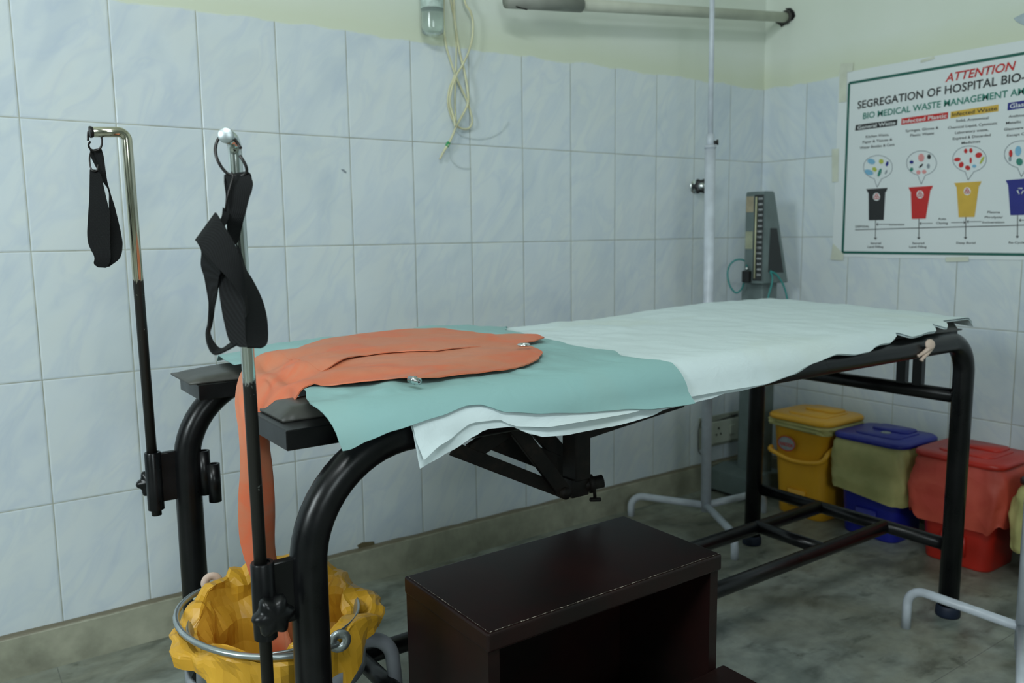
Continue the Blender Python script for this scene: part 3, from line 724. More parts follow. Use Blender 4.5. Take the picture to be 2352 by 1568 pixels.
# ------------------------------------------------------------------ step stool
st = thing('step_stool', 'dark maroon two-tread wooden step stool in front of the table', 'step stool', (-1.92, -1.2, 0))
sx0, sx1, sy0, sy1, sh_ = -2.178, -1.673, -1.250, -.992, .452
b = B(); box(b, (sx0, sy0, sh_-.030), (sx1, sy1, sh_), .004, 3); obj('top_tread', b, M_STEP, st, False)
for x in (sx0+.004, sx1-.024):
    b = B(); pts = [(x, sy1, 0), (x, sy1, sh_-.031), (x, sy0+.006, sh_-.031), (x, sy0+.006, .212), (x, sy0-.255, .212), (x, sy0-.255, 0)]
    b = B(); prism(b, pts, (.02, 0, 0)); obj('side_panel', b, M_STEP, st, False)
b = B(); box(b, (sx0+.025, sy1-.018, .02), (sx1-.025, sy1-.002, sh_-.032), .001, 1); obj('back_panel', b, M_STEP, st, False)
b = B(); box(b, (sx0, sy0-.265, .213), (sx1+.014, sy0+.004, .236), .004, 2); obj('lower_tread', b, M_STEP, st, False)
b = B(); box(b, (sx0+.025, sy0-.252, .0), (sx1-.025, sy0-.236, .211), .001, 1); obj('riser', b, M_STEP, st, False)
# worn lacquer along the tread edges
b = B()
def wornline(p, q, n, w):
    p, q = Vector(p), Vector(q); rows = []
    for i in range(n+1):
        t = i/n; c = p.lerp(q, t); ww = w*(.35+.65*abs(fbm(t*9, 2.2, w*1000)))
        rows.append([c+Vector((0, 0, .0003)), c+Vector((0, ww, .0005)) if abs(p.y-q.y) < .01 else c+Vector((ww, 0, .0005))])
    grid(b, rows)
wornline((sx0+.006, sy0+.0035, sh_), (sx1-.004, sy0+.0035, sh_), 60, .0030)
wornline((sx0+.005, sy0+.006, sh_), (sx0+.005, sy1-.01, sh_), 40, .0014)
obj('worn_edge', b, M_EDGE, st, False)

# ------------------------------------------------------------------ drip stands
def drip(label, px, py, feet, hz, zj, ztop, rl, ru, rp, lean=(0, 0)):
    t = thing('drip_stand', label, 'drip stand', (px, py, 0))
    def ax(z): return Vector((px+lean[0]*z, py+lean[1]*z, z))
    b = B(); tube(b, [ax(.055), ax(zj)], rp, 20); obj('outer_pole', b, M_WHITEP, t)
    b = B(); tube(b, [ax(zj-.01), ax(ztop)], ru, 16); obj('inner_pole', b, M_WHITEP, t)
    b = B(); tube(b, [ax(zj-.008), ax(zj+.012), ax(zj+.034)], rp*.72, 18); tube(b, [ax(zj-.012), ax(zj-.004)], rp*1.12, 18); obj('collar', b, M_WHITEP, t)
    b = B(); c = ax(zj+.006); d = (RT*.95-FW*.3); tube(b, [c+d*.008, c+d*.022], .006, 10); tube(b, [c+d*.020, c+d*.026], .009, 10); obj('locking_screw', b, M_BLKP, t)
    for fx, fy in feet:
        f = Vector((fx, fy, 0)); c = ax(hz); h = Vector((fx, fy, 0))-Vector((px, py, 0)); hn = h.normalized()
        b = B(); tube(b, arcpath([c, Vector((fx, fy, hz+.002)), Vector((fx, fy, .0))], [.045], 8), rl, 14); obj('leg', b, M_WHITEP, t)
    b = B()
    for s in (-1, 1):
        tube(b, smooth_path([ax(ztop), ax(ztop)+Vector((s*.06, 0, .03)), ax(ztop)+Vector((s*.09, 0, .0)), ax(ztop)+Vector((s*.10, 0, .02))], 5), .004, 8)
    obj('hook', b, M_WHITEP, t)
    return t
drip('white drip stand standing in the corner behind the examination table', -.638, -.30, [(-.772, -.064), (-.36, -.33), (-.79, -.555)], .076, 1.31, 2.0, .0125, .0085, .0175, (-.008, 0))
b0 = drip('white drip stand at the right edge, closest to the foot end', -.797, -1.392, [(-.800, -1.122), (-.56, -1.53), (-1.045, -1.50)], .108, 1.25, 1.95, .0115, .0085, .0125)

# ------------------------------------------------------------------ bins
def rrect(cx, cy, w, d, r, n=6):
    out = []
    for sx, sy, a0 in ((1, 1, 0), (-1, 1, 90), (-1, -1, 180), (1, -1, 270)):
        for k in range(n+1):
            a = radians(a0+90*k/n); out.append((cx+sx*(w/2-r)+r*cos(a), cy+sy*(d/2-r)+r*sin(a)))
    return out
def loft(b, rings, capb=True, capt=True):
    R = [[b.verts.new(p) for p in r] for r in rings]; n = len(R[0])
    for a, c in zip(R, R[1:]):
        for k in range(n): b.faces.new((a[k], a[(k+1) % n], c[(k+1) % n], c[k]))
    if capb: b.faces.new(R[0][::-1])
    if capt: b.faces.new(R[-1])
def rr3(cx, cy, w, d, r, z): return [Vector((x, y, z)) for x, y in rrect(cx, cy, w, d, r)]
def bin_(label, cx, cy, h, w, d, mat, rot=0, group='lidded bins', lidtilt=0):
    """w along x (depth from the wall), d along y"""
    t = thing('waste_bin', label, 'bin', (cx, cy, 0), group)
    b = B(); loft(b, [rr3(cx, cy, w*.72, d*.72, .035, 0), rr3(cx, cy, w*.74, d*.74, .038, .006), rr3(cx, cy, w*.80, d*.80, .040, h*.45), rr3(cx, cy, w*.88, d*.88, .040, h-.02), rr3(cx, cy, w*.92, d*.92, .042, h-.018), rr3(cx, cy, w*.92, d*.92, .042, h-.008)])
    obj('bin_body', b, mat, t, sharp=35)
    b = B(); loft(b, [rr3(cx, cy, w*.97, d*.97, .045, h-.012), rr3(cx, cy, w, d, .046, h-.010), rr3(cx, cy, w, d, .046, h), rr3(cx, cy, w*.95, d*.95, .042, h+.006)])
    lid = obj('bin_lid', b, mat, t, sharp=30)
    b = B(); loft(b, [rr3(cx+.01, cy, w*.66, d*.62, .03, h+.005), rr3(cx+.01, cy, w*.64, d*.60, .03, h+.010)]); loft(b, [rr3(cx+w*.22, cy, w*.34, d*.50, .02, h+.009), rr3(cx+w*.22, cy, w*.32, d*.48, .02, h+.016)])
    obj('lid_ridge', b, mat, lid, sharp=30)
    x0 = cx-w*.385; b = B(); loft(b, [rr3(x0, cy, .012, .075, .005, .035), rr3(x0-.004, cy, .012, .075, .005, .10)]); obj('front_recess', b, mat, t, sharp=30)
    return t
def liner(label, cx, cy, w, d, ztop, drop, mat, seed, bulge=.02):
    t = thing('bin_liner', label, 'bag', (cx, cy, ztop)); base = rrect(cx, cy, w, d, .04, 10); n = len(base); b = B(); rows = []
    zs = 11
    for i in range(zs+1):
        f = i/zs; r = []
        for k, (x, y) in enumerate(base):
            nx_, ny_ = x-cx, y-cy; L = math.hypot(nx_, ny_); a = math.atan2(ny_, nx_)
            dd = drop*(1+.22*noise.noise(Vector((cos(a)*2+seed, sin(a)*2, 3)))+.10*noise.noise(Vector((cos(a)*6+seed, sin(a)*6, 9))))
            o = bulge*sin(min(1, f*1.05)*pi*.75)+.012*noise.noise(Vector((cos(a)*5+seed, sin(a)*5, f*2.5)))+.012*(abs(noise.noise(Vector((x*30+seed, y*30, f*6))))-.2)*min(1, f*4)
            if i == 0: o = -.006
            r.append(Vector((x+nx_/L*o, y+ny_/L*o, ztop-dd*f)))
        r.append(r[0].copy()); rows.append(r)
    grid(b, rows); bmesh.ops.remove_doubles(b, verts=b.verts, dist=.0003); bmesh.ops.recalc_face_normals(b, faces=b.faces)
    solid(obj('liner_film', b, mat, t), .0006); return t
yb = bin_('yellow lidded bin with an oval sticker, nearest the corner', -.205, -.43, .362, .250, .262, M_YEL)
bb = bin_('blue lidded bin between the yellow and the red one', -.200, -.695, .338, .245, .262, M_BLUE)
rb = bin_('red lidded bin with a red liner beside the blue bin', -.200, -.985, .338, .250, .272, M_RED)
KY = H(2334, 1150, 0, -.32).y-.128
kb = bin_('dark lidded bin under a yellow bag at the right edge', -.215, KY, .318, .240, .262, M_BLKP)
liner('pale yellow liner edge pinched under the yellow bin lid', -.205, -.43, .240, .252, .349, .028, M_BAG_P, 1, .004)
liner('translucent pale yellow liner hanging down round the blue bin', -.200, -.695, .238, .258, .326, .165, M_BAG_P, 2, .010)
liner('red plastic liner hanging down round the red bin', -.200, -.985, .240, .262, .326, .190, M_BAG_R, 3, .016)
liner('yellow liner hanging round the dark bin at the right edge', -.215, KY, .232, .250, .306, .190, M_BAG_P, 4, .022)
# sticker, handle of the yellow bin; lid disc of the blue bin
def facept(u, v, x): return H(u, v, 0, x)
b = B(); c = facept(1807, 1018, -.322); n = 36
ring = [Vector((-.3235, c.y+.036*cos(2*pi*k/n), c.z+.026*sin(2*pi*k/n))) for k in range(n)]; prism(b, ring, (.003, 0, 0)); stk = obj('oval_sticker', b, M_SILV, yb, False)
b = B(); tube(b, [p+Vector((-.0015, 0, 0)) for p in ring], .0016, 6, True); obj('sticker_rim', b, M_INKR, stk)
b = B(); tube(b, smooth_path([(-.300, -.312, .235), (-.322, -.33, .228), (-.326, -.43, .210), (-.322, -.53, .225), (-.300, -.552, .262), (-.24, -.556, .285)], 8), .0085, 10); obj('carry_handle', b, M_YEL, yb)
b = B(); c = H(2035, 992, 2, .350); lathe(b, [(0, .0), (.016, 0), (.017, .002), (.012, .004), (0, .004)], (c.x, c.y, .347), 24); obj('lid_disc', b, M_SILV, bb)

def text_obj(name, s, mat, parent, origin, xdir, ydir, width, height, align='LEFT', ext=.0004, shear=0, bold=0):
    """lettering fitted to width x height, turned into a mesh"""
    cu = bpy.data.curves.new(name, 'FONT'); cu.body = s; cu.size = 1; cu.extrude = 0; cu.shear = shear; cu.offset = bold; cu.resolution_u = 3
    to = bpy.data.objects.new('tmp', cu); COL.objects.link(to)
    bpy.context.view_layer.update()
    me = bpy.data.meshes.new_from_object(to.evaluated_get(bpy.context.evaluated_depsgraph_get())); bpy.data.objects.remove(to)
    xs = [v.co.x for v in me.vertices]; x0, x1 = min(xs), max(xs)
    cap = .70; sx = width/(x1-x0); sy = height/cap
    xdir, ydir = Vector(xdir).normalized(), Vector(ydir).normalized(); nn = xdir.cross(ydir)
    o0 = Vector(origin); sh0 = 0 if align == 'LEFT' else (x1-x0)/2*sx
    for v in me.vertices:
        v.co = o0+xdir*((v.co.x-x0)*sx-sh0)+ydir*(v.co.y*sy)+nn*ext
    bm = B(); bm.from_mesh(me); bpy.data.meshes.remove(me)
    bmesh.ops.recalc_face_normals(bm, faces=bm.faces)
    return obj(name, bm, mat, parent, False)
c = facept(1807, 1018, -.322)
text_obj('sticker_lettering', 'NAKODA', M_INKR, stk, (-.3238, c.y, c.z-.010), (0, -1, 0), (0, 0, 1), .056, .013, 'C', .0006, bold=.02)

# ------------------------------------------------------------------ mercury manometer on its stand
xm = -.285
q1 = H(1715, 441, 0, xm); q2 = H(1762, 441, 0, xm); q4 = H(1705, 650, 0, xm); q3 = H(1750, 652, 0, xm)
ya, yb_ = (q1.y+q4.y)/2, (q2.y+q3.y)/2; zt_, zb_ = q1.z, q4.z
bp = thing('blood_pressure_gauge', 'grey mercury blood pressure gauge with numbered scale on a stand', 'blood pressure gauge', (xm, (ya+yb_)/2, zb_))
rt_ = H(1780, 441, 1, yb_).x; rb_ = H(1811, 650, 1, yb_).x
b = B(); prism(b, [(xm, yb_, zb_), (xm, yb_, zt_), (rt_, yb_, zt_), (rb_, yb_, zb_)], (0, ya-yb_, 0)); bmesh.ops.bevel(b, geom=list(b.edges), offset=.004, segments=2, affect='EDGES'); obj('casing', b, M_GREY, bp, False)
hh = zt_-zb_; dp = rb_-xm
b = B(); prism(b, [H(u, v, 1, yb_-.0012) for u, v in ((1770, 524), (1785, 524), (1800, 626), (1765, 625))], (0, .002, 0)); obj('side_recess', b, M_GREYD, bp, False)
wf = yb_-ya                                   # negative
b = B(); box(b, (xm-.0035, ya+wf*.92, zb_+.012), (xm+.001, ya+wf*.48, zt_-.012), .001, 1); pl = obj('scale_panel', b, M_GREYD, bp, False)
b = B(); tube(b, [(xm-.006, ya+wf*.60, zb_+.02), (xm-.006, ya+wf*.60, zt_-.02)], .0028, 10); obj('mercury_tube', b, M_LATEX, pl)
for i in range(15):
    z = zb_+hh*(.10+.82*i/14)
    text_obj('scale_number', str(300-20*(14-i)), M_INKW, pl, (xm-.0038, ya+wf*.79, z-.003), (0, -1, 0), (0, 0, 1), abs(wf)*.22, .007, 'C', .0004)
for f0, f1 in ((.78, .95), (.38, .57)):
    b = B(); box(b, (xm-.002, ya+wf*.42, zb_+hh*f0), (xm+.001, ya+wf*.06, zb_+hh*f1), .0005, 1); obj('paper_label', b, simple('tan_label', (.42, .36, .25) if f0 > .6 else (.40, .42, .30), .6), bp, False)
b = B(); box(b, (xm-.018, ya+wf*.42, zb_+.004), (xm-.001, ya+wf*.05, zb_+.048), .003, 2); obj('valve_block', b, M_BLKP, bp, False)
b = B(); c = Vector((xm-.010, ya+wf*.25, zb_+.050)); lathe(b, [(.004, 0), (.006, .002), (.006, .008), (.0035, .012), (0, .012)], c, 14); obj('hose_nipple', b, M_CHROME, bp)
dm = (H(1700, 620, 0, xm-.01)-CAMP).dot(FW)
b = B(); tube(b, smooth_path([c+Vector((0, 0, .008)), D(1713, 602, dm), D(1703, 596, dm), D(1688, 598, dm), D(1675, 611, dm), D(1671, 632, dm), D(1677, 657, dm), D(1690, 672, dm), D(1702, 665, dm), D(1709, 650, dm+.01)], 6), .0032, 10); obj('coiled_hose', b, M_HOSE, bp)
dn = (H(1775, 640, 1, yb_-.008)-CAMP).dot(FW)
for pts in ([(1768, 622), (1774, 636), (1772, 655), (1765, 680), (1758, 715)], [(1768, 622), (1783, 630), (1796, 648), (1805, 672), (1812, 710)]):
    b = B(); tube(b, smooth_path([D(u, v, dn) for u, v in pts], 6), .0035, 10); obj('hanging_hose', b, M_HOSE, bp)
gs = thing('gauge_stand', 'grey box column with a flat base carrying the blood pressure gauge', 'stand', (-.22, -.16, 0))
b = B(); box(b, (-.250, -.215, .08), (-.165, -.115, zb_-.0005), .004, 2); obj('column', b, M_GREY, gs, False)
b = B(); prism(b, [(-.322, -.245, .012), (-.322, -.030, .012), (-.322, -.030, .050), (-.255, -.06, .10), (-.255, -.245, .10)][0:0] or [(-.322, -.245, .012), (-.10, -.245, .012), (-.10, -.245, .085), (-.235, -.245, .105), (-.322, -.245, .088)], (0, .215, 0)); bmesh.ops.bevel(b, geom=list(b.edges), offset=.003, segments=2, affect='EDGES'); obj('base', b, M_GREY, gs, False)
for x in (-.305, -.12):
    for y in (-.23, -.045):
        b = B(); tube(b, [(x, y, 0), (x, y, .014)], .012, 12); obj('rubber_foot', b, M_BLKP, gs)

# ------------------------------------------------------------------ wall items
p0 = H(1624, 972, 1, -.01); p1 = H(1702, 1020, 1, -.01)
zc, zlo_ = .262, .180
sk = thing('wall_socket', 'ivory electrical socket and switch plate low on the back wall', 'socket', (-.22, -.01, .22))
b = B(); box(b, (-.350, -.006, .165), (-.085, -.0005, .292), .002, 1); obj('surround', b, simple('aged_grey_plate', (.33, .36, .30), .6), sk, False)
b = B(); box(b, (-.290, -.020, .180), (-.130, -.0062, .270), .003, 2); fp = obj('front_plate', b, M_SWITCH, sk, False)
b = B()
for dx, dz, r in ((0, .016, .0052), (-.013, -.008, .0042), (.013, -.008, .0042)):
    lathe(b, [(0, .0012), (r, .0012), (r, 0), (0, 0)], (-.252+dx, -.0202, .225+dz), 16, (0, -1, 0))
obj('pin_hole', b, M_BLKP, fp)
b = B(); box(b, (-.188, -.027, .208), (-.158, -.0202, .246), .002, 2); obj('rocker_switch', b, M_SWITCH, fp, False)
for x in (-.338, -.098):
    b = B(); lathe(b, [(0, .001), (.004, .001), (.0045, 0), (0, 0)], (x, -.0065, .255 if x < -.2 else .215), 14, (0, -1, 0)); obj('screw', b, M_BLKP, sk)
b = B(); tube(b, smooth_path([H(1622, 974, 1, -.012), H(1650, 966, 1, -.012), H(1680, 956, 1, -.014), H(1694, 952, 1, -.02)], 5), .003, 8); tube(b, [H(1683, 955, 1, -.016), H(1694, 952, 1, -.02)], .0055, 8)
tag(obj('cable', b, M_BLKP), 'short black cable running along the top of the wall socket', 'cable')
b = B(); tube(b, smooth_path([H(1611, 966, 1, -.009), H(1605, 985, 1, -.009), H(1604, 1010, 1, -.009), H(1605, 1035, 1, -.009), H(1611, 1044, 1, -.009)], 5), .0016, 8)
tag(obj('wire', b, M_BLKP), 'thin dark wire looping down the left side of the wall socket', 'cable')

# gas outlet valve knob half behind the drip stand
gv = thing('wall_valve', 'black star-shaped valve knob on the tiled wall behind the drip stand', 'valve', (-.37, -.03, 1.2))
c = H(1610, 428, 1, -.03)
b = B(); VA = Vector((-.78, -.62, .05)).normalized(); knob(b, (c.x, -.030, c.z), VA, .027, .016, 6); obj('star_knob', b, M_BLKP, gv)
b = B(); lathe(b, [(0, .0235), (.009, .022), (.0125, .018), (.0125, 0)], (c.x+.003, -.032, c.z), 24, VA); obj('chrome_centre', b, M_CHROME, gv)
b = B(); tube(b, [(c.x, -.0005, c.z), (c.x, -.028, c.z)], .009, 14); lathe(b, [(0, .004), (.024, .003), (.026, 0)], (c.x, -.0005, c.z), 24, (0, -1, 0)); obj('stem', b, M_CHROME, gv)

# pipe across the corner
pp = thing('wall_pipe', 'cream painted water pipe running along the wall into the corner', 'pipe', (-.7, -.12, 1.83))
pr_ = H(1808, 40, 0, -.004); pleft = H(1180, 2, 1, pr_.y*1.0)
pdir = (pleft-pr_)
b = B(); tube(b, [pr_+Vector((.0, 0, 0)), pleft], .0185, 20); obj('pipe', b, simple('cream_pipe', (.50, .52, .44), .5, 0, 12, .1), pp)
b = B(); a = pr_+pdir*.80; a2 = pr_+pdir*1.02; tube(b, [a, a2], .0225, 20); obj('sleeve', b, simple('grey_sleeve', (.26, .27, .24), .55, 0, 12, .15), pp)
b = B(); k = pleft; tube(b, smooth_path([k+Vector((-.03, 0, .04)), k+Vector((-.025, 0, .008)), k+Vector((.0, -.012, -.018)), k+Vector((.04, -.012, -.022))], 6), .0022, 8); obj('tie_wire', b, M_STEELWIRE, pp)
b = B(); ctr = H(1808, 38, 0, -.001)
hp = [H(u, v, 0, -.0012) for u, v in [(1803, 19), (1816, 18), (1825, 27), (1827, 37), (1822, 45), (1806, 54), (1795, 63), (1789, 56), (1781, 52), (1780, 43), (1795, 41), (1806, 36), (1812, 28)]]
prism(b, hp, (.001, 0, 0)); obj('broken_hole', b, M_BLKP, pp, False)
b = B(); lathe(b, [(.016, -.002), (.024, -.002), (.026, .006), (.0195, .012), (.0195, -.002)], pr_+Vector((-.004, 0, 0)), 20, pdir); obj('flange', b, simple('grimy_flange', (.05, .05, .045), .7), pp)

# bottle and tubing
bo = thing('glass_bottle', 'clear glass bottle hung on the wall above the tiles', 'bottle', (-1.54, -.05, 1.6))
cx, cy = -1.548, -.048
b = B(); lathe(b, [(0, 1.598), (.024, 1.598), (.031, 1.603), (.033, 1.612), (.033, 1.70), (.033, 1.735), (.026, 1.755), (.014, 1.765), (.013, 1.79)], (cx, cy, 0), 32); obj('bottle_glass', b, M_GLASS, bo)
b = B(); lathe(b, [(.0333, 1.668), (.0334, 1.669), (.0334, 1.712), (.0333, 1.713)], (cx, cy, 0), 32); obj('bottle_label', b, simple('faded_label', (.42, .52, .48), .5, 0, 60, .25), bo)
b = B(); lathe(b, [(.0158, 1.785), (.0162, 1.80), (.0, 1.802)], (cx, cy, 0), 24); tube(b, [(cx, cy, 1.80), (cx, -.001, 1.83)], .002, 8); obj('hanger_cap', b, M_STEELWIRE, bo)
tb = thing('rubber_tubing', 'looped yellowed rubber tubing hanging on the wall with green clamp', 'tubing', (-1.45, -.02, 1.5))
def T(u, v, y=-.012): return H(u, v, 1, y)
def hose(pts, r=.0032, y=-.012, nm='tube'):
    b = B(); tube(b, smooth_path([T(u, v, y-.002*(i % 3)) for i, (u, v) in enumerate(pts)], 8), r, 10); return obj(nm, b, M_LATEX, tb)
hose([(1020, -60), (1019, 40), (1024, 100), (1035, 140), (1046, 172), (1058, 200), (1072, 230), (1082, 262), (1084, 282), (1076, 295), (1060, 295), (1046, 285), (1035, 262), (1029, 235), (1032, 205), (1042, 180), (1046, 162)], y=-.012)
hose([(1040, -60), (1043, 20), (1046, 60), (1056, 120), (1068, 170), (1075, 215), (1074, 240), (1062, 265), (1048, 290), (1040, 310), (1028, 335)], .0036, -.020)
hose([(1058, -60), (1068, 5), (1080, 25), (1086, 50), (1085, 85), (1076, 120), (1062, 150), (1049, 172), (1036, 210), (1034, 240), (1043, 272), (1045, 290)], y=-.028)
hose([(1030, -60), (1036, 5), (1045, 50), (1048, 100), (1047, 160), (1045, 230), (1047, 280)], .0026, -.010)
b = B(); tube(b, smooth_path([T(1028, 333, -.02), T(1018, 350, -.018), T(1010, 366, -.016)], 5), lambda t: .0042-.0014*t, 10); obj('tube_tip', b, M_LATEX, tb)
b = B(); bar(b, T(1031, 325, -.020), T(1026, 338, -.019), .011, .011, .003); obj('green_clamp', b, M_GREEN, tb, False)
M_LINE = simple('clear_line', (.58, .65, .66), .3)
hp = thing('thin_wire', 'thin clear wire trailing in loops on the tiles below the tubing', 'wire', (-1.4, -.01, 1.3))
b = B(); tube(b, smooth_path([T(1045, 300, -.006), T(1070, 315, -.006), T(1110, 318, -.006), T(1145, 305, -.006), T(1168, 280, -.006)], 6), .0009, 6); tube(b, smooth_path([T(1032, 340, -.006), T(1036, 365, -.006), T(1055, 384, -.006), T(1080, 386, -.006)], 6), .0009, 6); obj('wire_loop', b, M_LINE, hp)
b = B(); prism(b, [T(783, 388, -.0004), T(790, 389, -.0004), T(796, 395, -.0004), T(795, 398, -.0004), T(788, 394, -.0004)], (0, -.0006, 0)); tag(obj('wall_scratch', b, M_INKGR, None, False), 'small dark chipped mark on a tile left of the tubing', 'mark')
b = B(); prism(b, [H(u, v, 1, -.0006) for u, v in [(820, 1252), (832, 1245), (858, 1243), (860, 1249), (845, 1256), (826, 1262)]], (0, -.002, 0)); tag(obj('mortar_stain', b, simple('brown_mortar', (.12, .10, .05), .8), None, False), 'brown mortar patch above the skirting left of the step stool', 'stain')

# ------------------------------------------------------------------ poster
def cp(x, y, d=-.003): 
    u, v = 1850+x/2.6135, 50+y/2.6135
    return H(u, v, 0, d)
po = thing('wall_poster', 'white poster about hospital waste segregation taped to the right wall', 'poster', (-.003, -.9, 1.25))
YPL, YPR = -.336, -1.52; ZPT, ZPB = 1.594, .925
b = B(); rows = []
for i in range(61):
    y = lerp(YPL, YPR, i/60)
    rows.append([Vector((-.0012-.0008*(.5+.5*noise.noise(Vector((y*5, j*.3, 2)))), y+.003*noise.noise(Vector((j*.4, 1, 2)))*(i == 0), lerp(ZPB+.004*noise.noise(Vector((y*8, 3, 1))), ZPT+.003*noise.noise(Vector((y*7, 7, 1))), j/30))) for j in range(31)])
grid(b, rows); bmesh.ops.recalc_face_normals(b, faces=b.faces); solid(obj('poster_sheet', b, M_POSTER, po), .0006)
XP = -.0026
def strip(b, y0, z0, y1, z1, w, x=XP):
    bar(b, (x, y0, z0), (x, y1, z1), .0006, w, 0, (0, 0, 1) if abs(z1-z0) < abs(y1-y0) else (0, 1, 0))
b = B(); LB, RB, TBr, BBr = -.379, -1.48, 1.553, .942; w = .0090
for a_ in ((LB, TBr, RB, TBr), (LB, BBr, RB, BBr)): box(b, (XP-.0003, RB, a_[1]-w/2), (XP+.0003, LB, a_[1]+w/2))
for yy in (LB, RB): box(b, (XP-.0003, yy-w/2, BBr), (XP+.0003, yy+w/2, TBr))
obj('border', b, M_INKG, po, False)
def ptext(s, bl, br, tl, mat, shear=0, bold=0, nm='lettering', x=-.003):
    p, q, r = cp(*bl, x), cp(*br, x), cp(*tl, x)
    d = q-p; d.x = 0; w_ = d.length
    return text_obj(nm, s, mat, po, p, d, (0, 0, 1), w_, (r-p).z, 'LEFT', .0003, shear, bold)
ptext('ATTENTION', (838, 362), (1262, 287), (838, 313), M_INKR, .22, .018)
ptext('SEGREGATION OF HOSPITAL BIO-', (312, 523), (1318, 353), (312, 478), M_INKK, 0, .016)
ptext('BIO MEDICAL WASTE MANAGEMENT AM', (345, 584), (1316, 435), (345, 548), M_INKE, 0, .016)
def pbox(tl, tr, bl, br, mat, x=-.0026, nm='heading_bar'):
    b = B(); prism(b, [cp(*tl, x), cp(*tr, x), cp(*br, x), cp(*bl, x)], (-.0003, 0, 0)); return obj(nm, b, mat, po, False)
pbox((302, 620), (552, 586), (298, 654), (549, 621), M_INKK); ptext('General Waste', (312, 646), (540, 614), (312, 626), M_INKW, 0, .012, x=-.0031)
pbox((577, 580), (857, 542), (575, 619), (855, 581), M_INKR); ptext('Infected Plastic', (584, 610), (847, 574), (584, 588), M_INKW, 0, .012, x=-.0031)
pbox((873, 540), (1160, 496), (870, 579), (1158, 537), M_INKY); ptext('Infected Waste', (880, 568), (1150, 530), (880, 546), M_INKK, 0, .012, x=-.0031)
pbox((1216, 487), (1450, 450), (1213, 532), (1446, 497), M_INKB); ptext('Glas', (1226, 520), (1312, 507), (1226, 494), M_INKW, 0, .012, x=-.0031)
def center(s, cx_, cy_, wpx, hpx=13):
    sl = (cy_-700)*0; k = -.10 if cy_ < 900 else -.005
    ptext(s, (cx_-wpx/2, cy_+hpx/2-k*wpx/2), (cx_+wpx/2, cy_+hpx/2+k*wpx/2), (cx_-wpx/2, cy_-hpx/2-k*wpx/2), M_INKK, 0, .006, 'small_lettering')
for s, x, y, w_ in [('Kitchen Waste,', 432, 683, 140), ('Paper & Tissues &', 432, 714, 178), ('Water Bottles & Cans', 430, 746, 208), ('Syringes, Gloves &', 700, 645, 196), ('Plastic Waste', 700, 675, 142), ('Solid, Anatomical', 1002, 585, 196), ('Chemical Liquid, Cytotoxic', 1003, 622, 296), ('Laboratory waste,', 998, 656, 200), ('Expired & Discarded', 998, 690, 228), ('Medicines', 993, 722, 112), ('Antibiotic', 1275, 563, 110), ('Metallic', 1250, 603, 92), ('Glassware', 1250, 640, 115), ('Except C', 1262, 677, 104)]:
    center(s, x, y, w_, 15)
for s, x, y, w_ in [('DISPOSAL', 342, 1228, 84), ('Incineration', 548, 1215, 90), ('Auto', 820, 1182, 48), ('Claving', 820, 1207, 70), ('Plasma', 1130, 1142, 76), ('Phrolysis/', 1130, 1172, 108), ('Incineration', 1128, 1202, 132), ('Secured', 422, 1328, 62), ('Land Filling', 420, 1350, 94), ('Secured', 677, 1328, 72), ('Land Filling', 675, 1350, 104), ('Deep Burial', 963, 1326, 114), ('Re-Cycle', 1268, 1324, 96)]:
    center(s, x, y, w_, 13)
def line(b, p, q, r=.0008, x=-.003): tube(b, [cp(*p, x), cp(*q, x)], r, 6)
b = B(); line(b, (298, 1248), (1600, 1212), .0013)
for x, y0, y1 in ((421, 1190, 1305), (681, 1182, 1303), (962, 1172, 1302), (1273, 1160, 1296)):
    line(b, (x, y0), (x-1, y1), .0011); line(b, (x-9, y1-10), (x-1, y1), .0011); line(b, (x+7, y1-10), (x-1, y1), .0011)
for xa, xb_, y, hd in ((427, 500, 1215, 0), (686, 762, 1210, 0), (875, 958, 1204, 1), (970, 1056, 1199, 0), (1284, 1420, 1190, 0)):
    line(b, (xa, y), (xb_, y-1), .0009); tip = (xa, y) if not hd else (xb_, y); s = 9 if not hd else -9
    line(b, tip, (tip[0]+s, y-8), .0009); line(b, tip, (tip[0]+s, y+8), .0009)
obj('arrows', b, M_INKK, po)
def pbin(tl, tr, bl, br, mat):
    b = B(); h = 18
    prism(b, [cp(*tl, XP), cp(*tr, XP), cp(tr[0]-10, tr[1]+h+6, XP), cp(tl[0]+12, tl[1]+h+6, XP)], (-.0004, 0, 0))
    prism(b, [cp(tl[0]+14, tl[1]+h, XP), cp(tr[0]-14, tr[1]+h, XP), cp(*br, XP), cp(*bl, XP)], (-.0003, 0, 0))
    return obj('printed_bin', b, mat, po, False)
def pdisc(x, y, rx, ry, mat, nm, xd=-.0031, th=0):
    b = B(); prism(b, [cp(x+rx*cos(2*pi*k/20)*cos(th)-ry*sin(2*pi*k/20)*sin(th), y+rx*cos(2*pi*k/20)*sin(th)+ry*sin(2*pi*k/20)*cos(th), xd) for k in range(20)], (-.0003, 0, 0)); return obj(nm, b, mat, po, False)
